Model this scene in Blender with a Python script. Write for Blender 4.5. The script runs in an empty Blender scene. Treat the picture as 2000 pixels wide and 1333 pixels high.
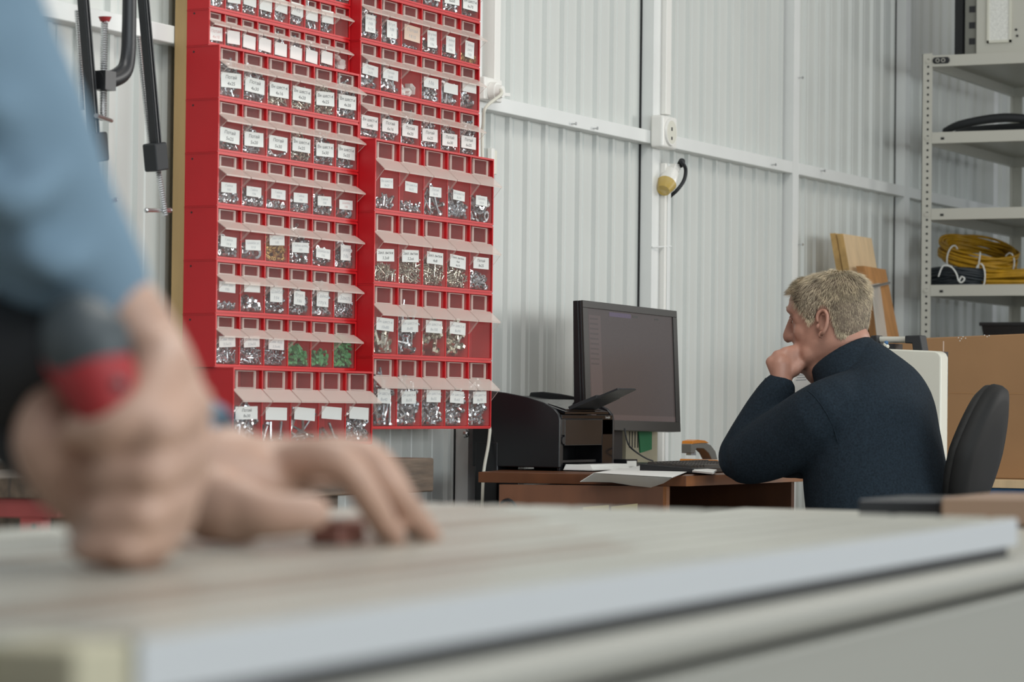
import bpy, bmesh, math, random
import numpy as np
from mathutils import Vector, Matrix
random.seed(7); rng = np.random.default_rng(7)
SC = bpy.context.scene
COL = SC.collection
# ------------------------------------------------------------------ camera (calibrated on the racks, whose sizes are standard)
# world: x runs along the wall (away from the camera), the wall is y = 0 and the room y < 0, z is up, metres
FPX, PITCH, ROLL, YAW = 5756.2, 0.021827, 0.011429, 0.462455
CX, CD, HC = -5.19556, 3.37018, 0.915           # along the wall, out from the wall, height of the lens
U3 = (math.sin(YAW), 0, math.cos(YAW)); N3 = (math.cos(YAW), 0, -math.sin(YAW))
def ray(x, y):
    a, b = x - 1000, y - 666.5
    cr, sr = math.cos(ROLL), math.sin(ROLL)
    a, b = a*cr + b*sr, -a*sr + b*cr
    yc, xc = -b/FPX, a/FPX
    cp, sp = math.cos(PITCH), math.sin(PITCH)
    Z, Y = cp - yc*sp, sp + yc*cp
    return Vector((xc*U3[0] + Z*U3[2], -(xc*N3[0] + Z*N3[2]), Y))
CAM = Vector((CX, -CD, HC))
def onD(x, y, d):  r = ray(x, y); return CAM + r*((-d - CAM.y)/r.y)     # point on the plane d metres out from the wall
def onS(x, y, s):  r = ray(x, y); return CAM + r*((s - CAM.x)/r.x)      # point on a plane square to the wall
def onZ(x, y, z):  r = ray(x, y); return CAM + r*((z - CAM.z)/r.z)      # point at a height
def far(x, y, t):  return CAM + ray(x, y)*t                             # point at a distance from the lens
fw = ray(1000, 666.5); rt = (ray(2000, 666.5) - fw).normalized(); up = (fw - ray(1000, 1666.5)).normalized()
cd = bpy.data.cameras.new('camera'); co = bpy.data.objects.new('camera', cd); COL.objects.link(co)
m = Matrix((rt, up, -fw.normalized())).transposed().to_4x4(); m.translation = CAM
co.matrix_world = m
cd.sensor_width = 36; cd.lens = 36*FPX/2000; cd.clip_start = .05; cd.clip_end = 100
cd.dof.use_dof = True; cd.dof.focus_distance = 7.1; cd.dof.aperture_fstop = 6.3; cd.dof.aperture_blades = 8
SC.camera = co
# ------------------------------------------------------------------ world, lamps, exposure
SC.view_settings.view_transform = 'Standard'; SC.view_settings.look = 'None'
SC.view_settings.gamma = 1; SC.view_settings.use_curve_mapping = False
SC.view_settings.exposure = 0.0
W = bpy.data.worlds.new('world'); SC.world = W; W.use_nodes = True
W.node_tree.nodes['Background'].inputs[0].default_value = (.90, .95, 1.0, 1)
W.node_tree.nodes['Background'].inputs[1].default_value = 0.30
def area(name, loc, target, sx, sy, power, col, spread=0):
    l = bpy.data.lights.new(name, 'AREA'); l.shape = 'RECTANGLE'; l.size = sx; l.size_y = sy; l.energy = power; l.color = col
    if spread: l.spread = math.radians(spread)
    o = bpy.data.objects.new(name, l); COL.objects.link(o); o.location = loc
    o.rotation_euler = (Vector(target) - Vector(loc)).to_track_quat('-Z', 'Y').to_euler(); return o
area('ceiling_lamp_light', (-1.2, -2.2, 4.3), (-1.2, -1.6, 0), 3.0, 1.2, 90, (1, .98, .92))
area('ceiling_lamp_light', (3.4, -2.6, 4.3), (3.2, -1.4, 0), 3.0, 1.2, 22, (1, .90, .76))
area('ceiling_lamp_light', (-4.6, -4.6, 4.3), (-3.8, -2.6, .6), 3.0, 1.5, 70, (.92, .97, 1))
area('window_light', (-2.2, -8.6, 1.7), (.6, 0, 1.1), 6.0, 1.8, 260, (.90, .98, 1))
area('window_light', (6.4, -6.2, 2.1), (.7, 0, 1.1), 3.2, 1.6, 24, (1, .97, .92), 62)
for a_, v_ in (('max_bounces', 8), ('transparent_max_bounces', 24), ('diffuse_bounces', 4)):
    setattr(SC.cycles, a_, v_)
# ------------------------------------------------------------------ materials
MATS = {}
def mat(name, col, rough=.5, metal=0, spec=.5, noise=0, nscale=20, bump=0, bscale=60, trans=0, emit=None, estr=1, stretch=None, col2=None, coat=0):
    m = bpy.data.materials.new(name); m.use_nodes = True
    nt = m.node_tree; b = nt.nodes['Principled BSDF']
    c = (*col, 1)
    b.inputs['Base Color'].default_value = c; b.inputs['Roughness'].default_value = rough
    b.inputs['Metallic'].default_value = metal; b.inputs['Specular IOR Level'].default_value = spec
    if coat: b.inputs['Coat Weight'].default_value = coat
    tc = None
    def coords():
        t = nt.nodes.new('ShaderNodeTexCoord'); mp = nt.nodes.new('ShaderNodeMapping')
        nt.links.new(t.outputs['Object'], mp.inputs[0])
        if stretch: mp.inputs['Scale'].default_value = stretch
        return mp.outputs[0]
    if noise or col2:
        tc = coords()
        n = nt.nodes.new('ShaderNodeTexNoise'); n.inputs['Scale'].default_value = nscale; n.inputs['Detail'].default_value = 5
        nt.links.new(tc, n.inputs['Vector'])
        r = nt.nodes.new('ShaderNodeValToRGB')
        lo = col2 if col2 else tuple(max(0, v*(1-noise)) for v in col)
        hi = col if col2 else tuple(min(1, v*(1+noise)) for v in col)
        r.color_ramp.elements[0].position = .3; r.color_ramp.elements[1].position = .7
        r.color_ramp.elements[0].color = (*lo, 1); r.color_ramp.elements[1].color = (*hi, 1)
        nt.links.new(n.outputs['Fac'], r.inputs[0]); nt.links.new(r.outputs[0], b.inputs['Base Color'])
    if bump:
        if tc is None: tc = coords()
        n2 = nt.nodes.new('ShaderNodeTexNoise'); n2.inputs['Scale'].default_value = bscale; n2.inputs['Detail'].default_value = 4
        nt.links.new(tc, n2.inputs['Vector'])
        bp = nt.nodes.new('ShaderNodeBump'); bp.inputs['Strength'].default_value = bump; bp.inputs['Distance'].default_value = .01
        nt.links.new(n2.outputs['Fac'], bp.inputs['Height']); nt.links.new(bp.outputs[0], b.inputs['Normal'])
    if emit:
        b.inputs['Emission Color'].default_value = (*emit, 1); b.inputs['Emission Strength'].default_value = estr
    if trans:
        t = nt.nodes.new('ShaderNodeBsdfTransparent'); mx = nt.nodes.new('ShaderNodeMixShader')
        mx.inputs[0].default_value = trans
        nt.links.new(b.outputs[0], mx.inputs[1]); nt.links.new(t.outputs[0], mx.inputs[2])
        nt.links.new(mx.outputs[0], nt.nodes['Material Output'].inputs[0])
    MATS[name] = m; return m
mat('sheet', (.60, .62, .595), .42, noise=.03, nscale=3)
mat('white_paint', (.76, .775, .76), .38, noise=.03, nscale=6)
mat('white_plastic', (.82, .81, .77), .3)
mat('cream_plastic', (.70, .69, .60), .35)
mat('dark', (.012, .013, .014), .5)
mat('black_plastic', (.012, .013, .015), .32)
mat('black_gloss', (.010, .010, .012), .14)
mat('rubber', (.016, .018, .021), .6)
mat('red', (.47, .0065, .012), .42, noise=.06, nscale=9)
mat('red_frame', (.56, .013, .017), .38)
mat('clear', (.80, .66, .62), .22, trans=.95)
mat('clear_lip', (.85, .74, .67), .25, trans=.58)
mat('paper', (.80, .81, .78), .7)
mat('paper_tan', (.72, .56, .45), .7)
mat('ink', (.02, .02, .03), .7)
mat('ink_grey', (.42, .44, .46), .7)
mat('ink_red', (.62, .34, .33), .7)
mat('zinc', (.50, .52, .54), .25, metal=1, noise=.45, nscale=90)
mat('zinc_warm', (.52, .50, .42), .28, metal=1, noise=.45, nscale=90)
mat('brass', (.52, .33, .12), .35, metal=.8, noise=.2, nscale=90)
mat('green_plug', (.05, .27, .09), .5, noise=.35, nscale=60)
mat('white_bits', (.70, .68, .64), .5)
mat('plywood', (.40, .27, .12), .6, noise=.25, nscale=12, stretch=(1, 1, .15))
mat('desk_wood', (.125, .045, .017), .42, noise=.16, nscale=7, stretch=(3, 3, .35))
mat('desk_edge', (.30, .115, .040), .4, noise=.2, nscale=9, stretch=(.5, 4, 4))
mat('pale_wood', (.64, .47, .28), .6, noise=.10, nscale=8, stretch=(4, 4, .5))
mat('pale_edge', (.48, .30, .11), .65, noise=.3, nscale=20)
mat('orange_wood', (.40, .19, .062), .5, noise=.22, nscale=8, stretch=(4, 4, .4))
mat('cardboard', (.335, .185, .085), .8, noise=.07, nscale=5, bump=.03, bscale=20)
mat('tape', (.36, .20, .09), .3)
mat('shelf_paint', (.56, .55, .49), .4)
mat('shelf_under', (.50, .49, .45), .45)
mat('yellow_cable', (.50, .27, .012), .45, noise=.2, nscale=30)
mat('dark_cable', (.014, .020, .026), .45)
mat('blue_paint', (.028, .13, .30), .45)
mat('skin', (.49, .305, .225), .48, noise=.10, nscale=30, bump=.05, bscale=300)
mat('skin_face', (.42, .215, .155), .48, noise=.13, nscale=22, bump=.05, bscale=300)
mat('hair', (.49, .41, .285), .5, noise=.5, nscale=45)
mat('hair_base', (.155, .115, .08), .7, noise=.3, nscale=50)
mat('sweater', (.0125, .021, .0305), .92, spec=.2, noise=.32, nscale=220, bump=.25, bscale=14)
mat('trousers', (.03, .035, .045), .9)
mat('shirt', (.165, .245, .315), .85, spec=.2, noise=.10, nscale=5, bump=.6, bscale=9)
mat('steel', (.60, .61, .62), .28, metal=1)
mat('dark_steel', (.022, .023, .026), .38, metal=.3, spec=.6)
mat('side_grey', (.20, .20, .175), .5)
mat('alu', (.50, .49, .43), .30, metal=.35, noise=.10, nscale=8)
mat('beam', (.40, .39, .345), .35, metal=.25)
mat('brown_board', (.24, .15, .095), .5)
mat('red_brown', (.30, .13, .10), .5)
mat('cap_grey', (.055, .068, .075), .5)
mat('alu_front', (.55, .56, .57), .40, metal=.15)
mat('film', (.26, .17, .115), .35)
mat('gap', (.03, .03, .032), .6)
mat('bench_wood', (.10, .068, .046), .55, noise=.5, nscale=24, stretch=(.3, 3, 3), bump=.1)
mat('red_steel', (.30, .055, .05), .45, noise=.15, nscale=10)
mat('drill_red', (.34, .022, .025), .55)
mat('orange_plastic', (.75, .25, .02), .4)
mat('grey_plastic', (.20, .19, .17), .4)
mat('flap', (.022, .020, .020), .2)
mat('bezel_grey', (.030, .029, .027), .45)
mat('green_paper', (.03, .22, .09), .6)
mat('beige_paper', (.46, .42, .30), .7)
mat('amber', (.62, .42, .06), .3, trans=.35)
mat('glass_frost', (.80, .80, .76), .3, noise=.12, nscale=140)
mat('plexi', (.62, .60, .55), .2, trans=.5)
mat('chair_cloth', (.013, .013, .0125), .75, noise=.3, nscale=60)
mat('chair_rim', (.012, .012, .012), .65, spec=.3)
mat('screen', (.03, .026, .027), .25, emit=(.092, .072, .068), estr=.45)
mat('screen_ui', (.03, .026, .027), .25, emit=(.13, .095, .09), estr=.5)
mat('screen_purple', (.03, .026, .027), .25, emit=(.12, .09, .16), estr=.55)
mat('bezel', (.022, .022, .021), .4)
mat('floor_mat', (.30, .29, .27), .6, noise=.1, nscale=4)
mat('eye_white', (.7, .68, .65), .2)
mat('eye_dark', (.02, .02, .02), .2)
mat('card', (.50, .40, .20), .6)
# ------------------------------------------------------------------ mesh helpers
def origin(o):
    v = Vector((0, 0, 0))
    while o is not None: v = v + o.location; o = o.parent
    return v
def tag(o, label=None, cat=None, group=None, kind=None):
    if label: o['label'] = label
    if cat: o['category'] = cat
    if group: o['group'] = group
    if kind: o['kind'] = kind
    return o
def thing(name, label, cat, loc, group=None):
    o = bpy.data.objects.new(name, None); COL.objects.link(o); o.location = loc; o.empty_display_size = .05
    return tag(o, label, cat, group)
def frame(axis):
    a = axis.normalized(); r = Vector((0, 0, 1)) if abs(a.z) < .9 else Vector((1, 0, 0))
    x = r.cross(a).normalized(); return x, a.cross(x).normalized(), a
def catmull(P, k):
    if len(P) < 3 or k <= 1: return P
    out = []; n = len(P)
    for i in range(n-1):
        a, b, c, d = P[max(i-1, 0)], P[i], P[i+1], P[min(i+2, n-1)]
        for j in range(k):
            t = j/k
            out.append([.5*((2*q) + (r-p)*t + (2*p-5*q+4*r-s)*t*t + (-p+3*q-3*r+s)*t**3) for p, q, r, s in zip(a, b, c, d)])
    out.append(P[-1]); return out
class MB:
    def __init__(s): s.v = []; s.f = []; s.mi = []; s.mats = []
    def m(s, name):
        if name not in s.mats: s.mats.append(name)
        return s.mats.index(name)
    def add(s, V, F, mt):
        k = len(s.v); i = s.m(mt)
        s.v += [tuple(v) for v in V]; s.f += [tuple(a+k for a in f) for f in F]; s.mi += [i]*len(F); return s
    def box(s, lo, hi, mt):
        x, y, z = lo; X, Y, Z = hi
        return s.hexa([(x,y,z),(X,y,z),(X,Y,z),(x,Y,z)], [(x,y,Z),(X,y,Z),(X,Y,Z),(x,Y,Z)], mt)
    def hexa(s, A, B, mt):
        n = len(A)
        F = [tuple(range(n))[::-1], tuple(range(n, 2*n))] + [(i, (i+1) % n, n+(i+1) % n, n+i) for i in range(n)]
        return s.add(list(A)+list(B), F, mt)
    def prism(s, poly, vec, mt):                 # polygon pushed along a vector
        v = Vector(vec); A = [Vector(p) for p in poly]
        return s.hexa(A, [a+v for a in A], mt)
    def obox(s, c, ax, ay, az, mt):              # centre and three half axes
        c = Vector(c); ax, ay, az = Vector(ax), Vector(ay), Vector(az)
        A = [c-ax-ay-az, c+ax-ay-az, c+ax+ay-az, c-ax+ay-az]; return s.hexa(A, [a+2*az for a in A], mt)
    def loft(s, rings, mt, closed=True):
        n = len(rings[0]); V = [p for r in rings for p in r]; F = []
        for i in range(len(rings)-1):
            for j in range(n):
                F.append((i*n+j, i*n+(j+1) % n, (i+1)*n+(j+1) % n, (i+1)*n+j))
        if closed: F += [tuple(range(n))[::-1], tuple(range(len(V)-n, len(V)))]
        return s.add(V, F, mt)
    def tube(s, P, r, mt, n=10, k=1, ref=None, flat=1.0, cap=True):   # r: one radius or one per point; flat: second radius factor (or list)
        P = [Vector(p) for p in P]
        R = list(r) if isinstance(r, (list, tuple)) else [r]*len(P)
        FL = list(flat) if isinstance(flat, (list, tuple)) else [flat]*len(P)
        D = catmull([[*p, a, b] for p, a, b in zip(P, R, FL)], k)
        P = [Vector(d[:3]) for d in D]; R = [d[3] for d in D]; FL = [d[4] for d in D]
        if cap:
            t0 = (P[0]-P[1]).normalized(); t1 = (P[-1]-P[-2]).normalized(); r0, r1 = R[0], R[-1]
            P = [P[0]+t0*r0*.75, P[0]+t0*r0*.45] + P + [P[-1]+t1*r1*.45, P[-1]+t1*r1*.75]
            R = [r0*.35, r0*.8] + R + [r1*.8, r1*.35]; FL = [FL[0]]*2 + FL + [FL[-1]]*2
        rings = []; x = None
        for i, p in enumerate(P):
            t = (P[min(i+1, len(P)-1)] - P[max(i-1, 0)])
            if t.length < 1e-9: t = Vector((0, 0, 1))
            t.normalize()
            if x is None:
                x = Vector(ref) if ref is not None else frame(t)[0]
            x = (x - t*x.dot(t)).normalized(); y = t.cross(x)
            rings.append([p + x*R[i]*math.cos(a) + y*R[i]*FL[i]*math.sin(a) for a in [2*math.pi*j/n for j in range(n)]])
        return s.loft(rings, mt)
    def cyl(s, a, b, r, mt, n=16, r2=None):
        a, b = Vector(a), Vector(b); x, y, _ = frame(b-a); r2 = r if r2 is None else r2
        cs = [(math.cos(2*math.pi*j/n), math.sin(2*math.pi*j/n)) for j in range(n)]
        return s.loft([[a+(x*c+y*q)*r for c, q in cs], [b+(x*c+y*q)*r2 for c, q in cs]], mt)
    def ball(s, c, r, mt, n=16, ax=None):
        c = Vector(c); r = (r, r, r) if not isinstance(r, (tuple, list)) else r
        X, Y, Z = ax if ax else (Vector((1,0,0)), Vector((0,1,0)), Vector((0,0,1)))
        rings = []
        h = n//2
        for i in range(1, h):
            a = math.pi*i/h
            rings.append([c + X*r[0]*math.sin(a)*math.cos(2*math.pi*j/n) + Y*r[1]*math.sin(a)*math.sin(2*math.pi*j/n) - Z*r[2]*math.cos(a) for j in range(n)])
        V = [p for q in rings for p in q]; F = []
        for i in range(h-2):
            for j in range(n): F.append((i*n+j, i*n+(j+1) % n, (i+1)*n+(j+1) % n, (i+1)*n+j))
        k = len(V); V += [c-Z*r[2], c+Z*r[2]]
        for j in range(n): F += [((j+1) % n, j, k), ((h-2)*n+j, (h-2)*n+(j+1) % n, k+1)]
        return s.add(V, F, mt)
    def torus(s, c, axis, R, r, mt, n=32, k=8, squash=1.0):
        x, y, z = frame(Vector(axis)); c = Vector(c); V = []; F = []
        for i in range(n):
            a = 2*math.pi*i/n; d = x*math.cos(a)+y*math.sin(a)
            for j in range(k):
                b = 2*math.pi*j/k; V.append(c + d*(R+r*math.cos(b)) + z*r*math.sin(b)*squash)
        for i in range(n):
            for j in range(k): F.append((i*k+j, ((i+1) % n)*k+j, ((i+1) % n)*k+(j+1) % k, i*k+(j+1) % k))
        return s.add(V, F, mt)
    def mesh(s, off=Vector((0, 0, 0)), smooth=False, name='mesh'):
        me = bpy.data.meshes.new(name)
        me.from_pydata([(v[0]-off.x, v[1]-off.y, v[2]-off.z) for v in s.v], [], s.f)
        for n in s.mats: me.materials.append(MATS[n])
        me.polygons.foreach_set('material_index', s.mi)
        bm = bmesh.new(); bm.from_mesh(me); bmesh.ops.recalc_face_normals(bm, faces=bm.faces); bm.to_mesh(me); bm.free()
        if smooth:
            me.polygons.foreach_set('use_smooth', [True]*len(me.polygons))
        me.update(); return me
    def build(s, name, parent=None, smooth=False, bevel=0, label=None, loc=None, auto=True):
        if parent is not None: off = origin(parent); pos = Vector((0, 0, 0))
        else:
            pos = Vector(loc) if loc is not None else Vector((sum(v[0] for v in s.v)/len(s.v), sum(v[1] for v in s.v)/len(s.v), min(v[2] for v in s.v)))
            off = pos
        me = s.mesh(off, smooth, name)
        o = bpy.data.objects.new(name, me); COL.objects.link(o); o.parent = parent; o.location = pos
        if bevel:
            b = o.modifiers.new('bevel', 'BEVEL'); b.width = bevel; b.segments = 3; b.limit_method = 'ANGLE'; b.angle_limit = .6
            me.polygons.foreach_set('use_smooth', [True]*len(me.polygons)); b.harden_normals = True
        elif smooth and auto:
            e = o.modifiers.new('edge', 'EDGE_SPLIT'); e.split_angle = math.radians(40)
        if label: o['label'] = label
        return o
def fuse(o, voxel, smooth=4, fac=.5):            # one continuous skin over overlapping lofts
    r = o.modifiers.new('remesh', 'REMESH'); r.mode = 'VOXEL'; r.voxel_size = voxel; r.use_smooth_shade = True
    q = o.modifiers.new('smooth', 'SMOOTH'); q.iterations = smooth; q.factor = fac
    for md in list(o.modifiers):
        if md.type == 'EDGE_SPLIT': o.modifiers.remove(md)
    bpy.context.view_layer.update()
    dg = bpy.context.evaluated_depsgraph_get()
    me = bpy.data.meshes.new_from_object(o.evaluated_get(dg)); old = o.data
    mats = [mm for mm in old.materials]
    o.modifiers.clear(); o.data = me
    me.materials.clear()
    for mm in mats: me.materials.append(mm)
    me.polygons.foreach_set('use_smooth', [True]*len(me.polygons))
    me.polygons.foreach_set('material_index', [0]*len(me.polygons))
    return o
FONT_CACHE = {}
def text_geo(txt):                                # flat letters, one line, height of a capital = 1, centred
    if txt in FONT_CACHE: return FONT_CACHE[txt]
    cu = bpy.data.curves.new('t', 'FONT'); cu.body = txt.replace('н', 'п'); cu.size = 1; cu.resolution_u = 2; cu.shear = .12
    cu.align_x = 'CENTER'
    o = bpy.data.objects.new('t', cu); COL.objects.link(o)
    me = bpy.data.meshes.new_from_object(o)
    V = [tuple(v.co) for v in me.vertices]; F = [tuple(p.vertices) for p in me.polygons]
    bpy.data.objects.remove(o); bpy.data.curves.remove(cu); bpy.data.meshes.remove(me)
    if 'н' in txt:                                # draw this letter from three strokes
        par = list(range(len(V)))
        def root_(i):
            while par[i] != i: i = par[i]
            return i
        for f in F:
            for i in f[1:]: par[root_(i)] = root_(f[0])
        comp = {}
        for i in range(len(V)): comp.setdefault(root_(i), []).append(i)
        cs = sorted(comp.values(), key=lambda c: min(V[i][0] for i in c))
        c = set(cs[txt.replace(' ', '').index('н')]); xs = [V[i][0] for i in c]; y1 = max(V[i][1] for i in c)
        x0, x1 = min(xs), max(xs) - .12*y1; sw = (x1-x0)*.2
        F = [f for f in F if f[0] not in c]
        for p, q, r, t in ((x0, x0+sw, 0, y1), (x1-sw, x1, 0, y1), (x0+sw, x1-sw, y1*.44, y1*.60)):
            k = len(V); V += [(p+.12*r, r, 0), (q+.12*r, r, 0), (q+.12*t, t, 0), (p+.12*t, t, 0)]; F.append((k, k+1, k+2, k+3))
    FONT_CACHE[txt] = (V, F); return V, F
def write(mb, txt, c, right, upv, h, mt, wmax=None, wide=1.0):
    V, F = text_geo(txt)
    if not V: return
    right, upv, c = Vector(right), Vector(upv), Vector(c)
    w = max(v[0] for v in V) - min(v[0] for v in V); k = h/.72; kx = k*wide
    if wmax and w*kx > wmax: kx = wmax/w
    mb.add([c + right*v[0]*kx + upv*(v[1]-.36)*k for v in V], F, mt)
def struct(o): o['kind'] = 'structure'; return o
# ------------------------------------------------------------------ the setting: sheet wall, girts, posts, floor
def P(s, d, z): return Vector((s, -d, z))
w = MB(); prof = []
s = -6.0; ph = 1.538
k0 = math.floor((s-ph)/.1075)
for k in range(k0, k0+150):
    c = ph + k*.1075
    prof += [(c-.012, -.061), (c-.007, -.051), (c+.007, -.051), (c+.012, -.061), (c+.0315, -.061), (c+.0345, -.0585), (c+.073, -.0585), (c+.076, -.061)]
rings = [[P(a, b, z) for a, b in prof] for z in (0, 4.6)]
n = len(prof)
w.add([p for r in rings for p in r], [(i, i+1, n+i+1, n+i) for i in range(n-1)], 'sheet')
a_, b_ = prof[0][0], prof[-1][0]
w.box((a_, .09, 0), (b_, .11, 4.6), 'sheet')
struct(w.build('wall_back', loc=(0, 0, 0)))
w = MB(); w.box((-8, -9, -.1), (11, .2, 0), 'floor_mat'); struct(w.build('floor', loc=(0, 0, 0)))
tn = [0]
def trim(f, bevel=.002):
    tn[0] += 1; o = f.build('trim_%d' % tn[0], bevel=bevel); return struct(o)
posts = [-1.93, -.83, .27, 1.366, 2.489, 3.599, 4.691, 5.73, 6.83]
for i, q in enumerate(posts):
    w = MB(); wd = .052
    w.box((q, .02, 0), (q+wd, .062, 4.6), 'white_paint')
    w.box((q-.004, .0555, 0), (q, .0602, 4.6), 'dark')            # the open joint beside the post
    trim(w, 0)
for i in range(len(posts)-1):
    for zz in (HC+.750, HC-.62, HC+2.2):
        if zz < HC and i < 2: continue
        w = MB(); w.box((posts[i]+.052, .02, zz), (posts[i+1], .062, zz+.038), 'white_paint'); trim(w, .003)
w = MB(); w.box((posts[-1]-.02, -.02, HC+.750), (9.5, .062, HC+.788), 'white_paint'); trim(w)
w = MB(); w.box((posts[6]-.6, .015, HC+.015), (posts[6], .062, HC+.075), 'white_paint'); trim(w)   # low girt at the right, behind the boards
# white plastic cable ducts on the posts
w = MB(); w.box((2.545, .004, 0), (2.582, .052, HC+.70), 'white_plastic'); w.box((2.560, .001, 0), (2.582, .004, HC+.70), 'white_paint')
o = tag(w.build('cable_duct', bevel=.002), 'white plastic cable duct running down the post below the square socket', 'cable duct')
w = MB(); w.box((2.545, .004, HC+.84), (2.582, .052, 4.6), 'white_plastic')
o = tag(w.build('cable_duct', bevel=.002), 'white plastic cable duct rising up the post above the square socket', 'cable duct')
w = MB(); w.box((1.437, -.006, HC+.815), (1.470, .05, 4.6), 'white_plastic')
o = tag(w.build('cable_duct', bevel=.002), 'white plastic cable duct beside the red racks, ending at the plugged socket', 'cable duct')
w = MB(); w.cyl(P(2.488, -.018, HC+.455), P(2.584, -.0, HC+.462), .0025, 'white_paint', 8)
tag(w.build('cable_tie'), 'thin white tie round the post and duct below the square socket', 'cable tie')
# screws that stick out of the girt and the posts
for i, (x, y, lab) in enumerate([(1116, 242, 'tiny silver screw in the girt, left of three below its middle'), (1158, 251, 'tiny screw in the lower edge of the girt, nearest the square socket'), (1507, 322, 'bent screw end standing out of the girt left of the second post'), (1603, 334, 'bent screw end standing out of the girt right of the second post'), (1560, 152, 'small screw in the side of the second post, upper one'), (1560, 478, 'small screw in the side of the second post, lower one')]):
    p = onD(x, y, -.02)
    w = MB(); w.cyl(p, p+Vector((0, -.012, 0)), .0022, 'steel', 8); w.cyl(p+Vector((0, -.012, 0)), p+Vector((0, -.015, 0)), .0045, 'steel', 8)
    tag(w.build('wall_screw'), lab, 'screw')

# ------------------------------------------------------------------ the board with the red tip-out racks
w = MB(); w.box((0, -.012, HC-.052), (1.19, .018, HC+1.08), 'plywood')
tag(w.build('mounting_board', bevel=.001), 'plywood board on the wall behind the red racks, bare edge at left', 'board')
TYPES = {6: dict(n=6, h=.112, d=.091), 9: dict(n=9, h=.0763, d=.065), 5: dict(n=5, h=.164, d=.133)}
DB = .0121; UW = .5915
def make_rack(T):
    t = TYPES[T]; h, d = t['h'], t['d']; w = MB(); e = .0004
    y0, y1 = -d, -DB
    w.box((0, y0, 0), (.003, y1, h-e), 'red'); w.box((UW-.003, y0, 0), (UW, y1, h-e), 'red')
    w.box((.003, y1-.003, 0), (UW-.003, y1, h-e), 'red')
    if d > .08: [w.box((UW*i_/t['n']+.0032, y0+.052, .0066), (UW*(i_+1)/t['n']-.0032, y0+.055, h-.0047), 'red') for i_ in range(t['n'])]  # inner back plates, added to catch more light behind the clear panes
    w.box((.003, y0, .0), (UW-.003, y1-.003, .0065), 'red_frame'); w.box((.003, y0, h-e-.0042), (UW-.003, y1-.003, h-e), 'red_frame')
    w.box((.0042, y0-.0018, .0025), (UW-.0042, y0-.00005, .0065), 'red_frame'); w.box((.0042, y0-.0018, h-.0046), (UW-.0042, y0-.00005, h-e), 'red_frame')
    w.box((0, y0-.0018, .0025), (.0042, y0-.00005, h-e), 'red_frame'); w.box((UW-.0042, y0-.0018, .0025), (UW, y0-.00005, h-e), 'red_frame')
    for i in range(1, t['n']):
        x = UW*i/t['n']; w.box((x-.0016, y0+.0002, .0066), (x+.0016, y1-.0031, h-.0047), 'red_frame')
    w.cyl((-.0006, -.030, h*.88), (.001, -.030, h*.88), .0022, 'dark', 10)
    w.box((-.0010, y0+.001, h-.0030), (-.00003, y1, h-e-.0004), 'red')           # moulded rim along the top of the side
    return w.mesh(name='rack_body')
def make_bin(T):
    t = TYPES[T]; h, d = t['h'], t['d']; bw = UW/t['n'] - .0042; w = MB()
    z0, z1 = .0075, h-.0055; H = z1-z0; f = -d + .0015; q = .0013
    zl, zt, zg = z0+H*.735, z0+H*.575, z0+H*.37; out = min(.026, H*.235)
    w.box((0, f, z0), (bw, f+q, zl), 'clear')                      # front pane
    w.box((0, f+.006, zl), (bw, f+.006+q, z1), 'clear')            # recessed top pane
    w.box((0, f, zl-q), (bw, f+.006, zl), 'clear')
    w.box((0, f, z0), (bw, f+.045, z0+q), 'clear')                 # floor of the bin
    w.hexa([(0, f, zl), (bw, f, zl), (bw, f-out, zt), (0, f-out, zt)], [(0, f, zl+.0015), (bw, f, zl+.0015), (bw, f-out-.0012, zt+.0012), (0, f-out-.0012, zt+.0012)], 'clear_lip')   # lip
    w.box((0, f-out-.0012, zt-.0022), (bw, f-out, zt+.001), 'clear_lip')
    for x in (0, bw-.0011):                                        # gussets below the lip
        w.prism([(x, f, zl), (x, f-out, zt), (x, f, zg)], (.0011, 0, 0), 'clear')
        w.tube([(x+.0006, f-out, zt), (x+.0006, f-.0003, zg)], .0006, 'clear_lip', 5, cap=False)
    a, b = bw*.17, bw*.80                                          # label holder on the top pane
    for x in (a, b): w.box((x, f+.003, zl+.001), (x+bw*.05, f+.0062, z1-.001), 'clear_lip')
    w.box((a, f+.0035, zl+.002), (b, f+.0062, zl+.0045), 'clear_lip')
    w.box((a-.002, f+.004, z1-.0022), (b+.004, f+.0062, z1-.0006), 'clear_lip')
    return w.mesh(name='bin')
RACK = {t: make_rack(t) for t in TYPES}; BIN = {t: make_bin(t) for t in TYPES}

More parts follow.
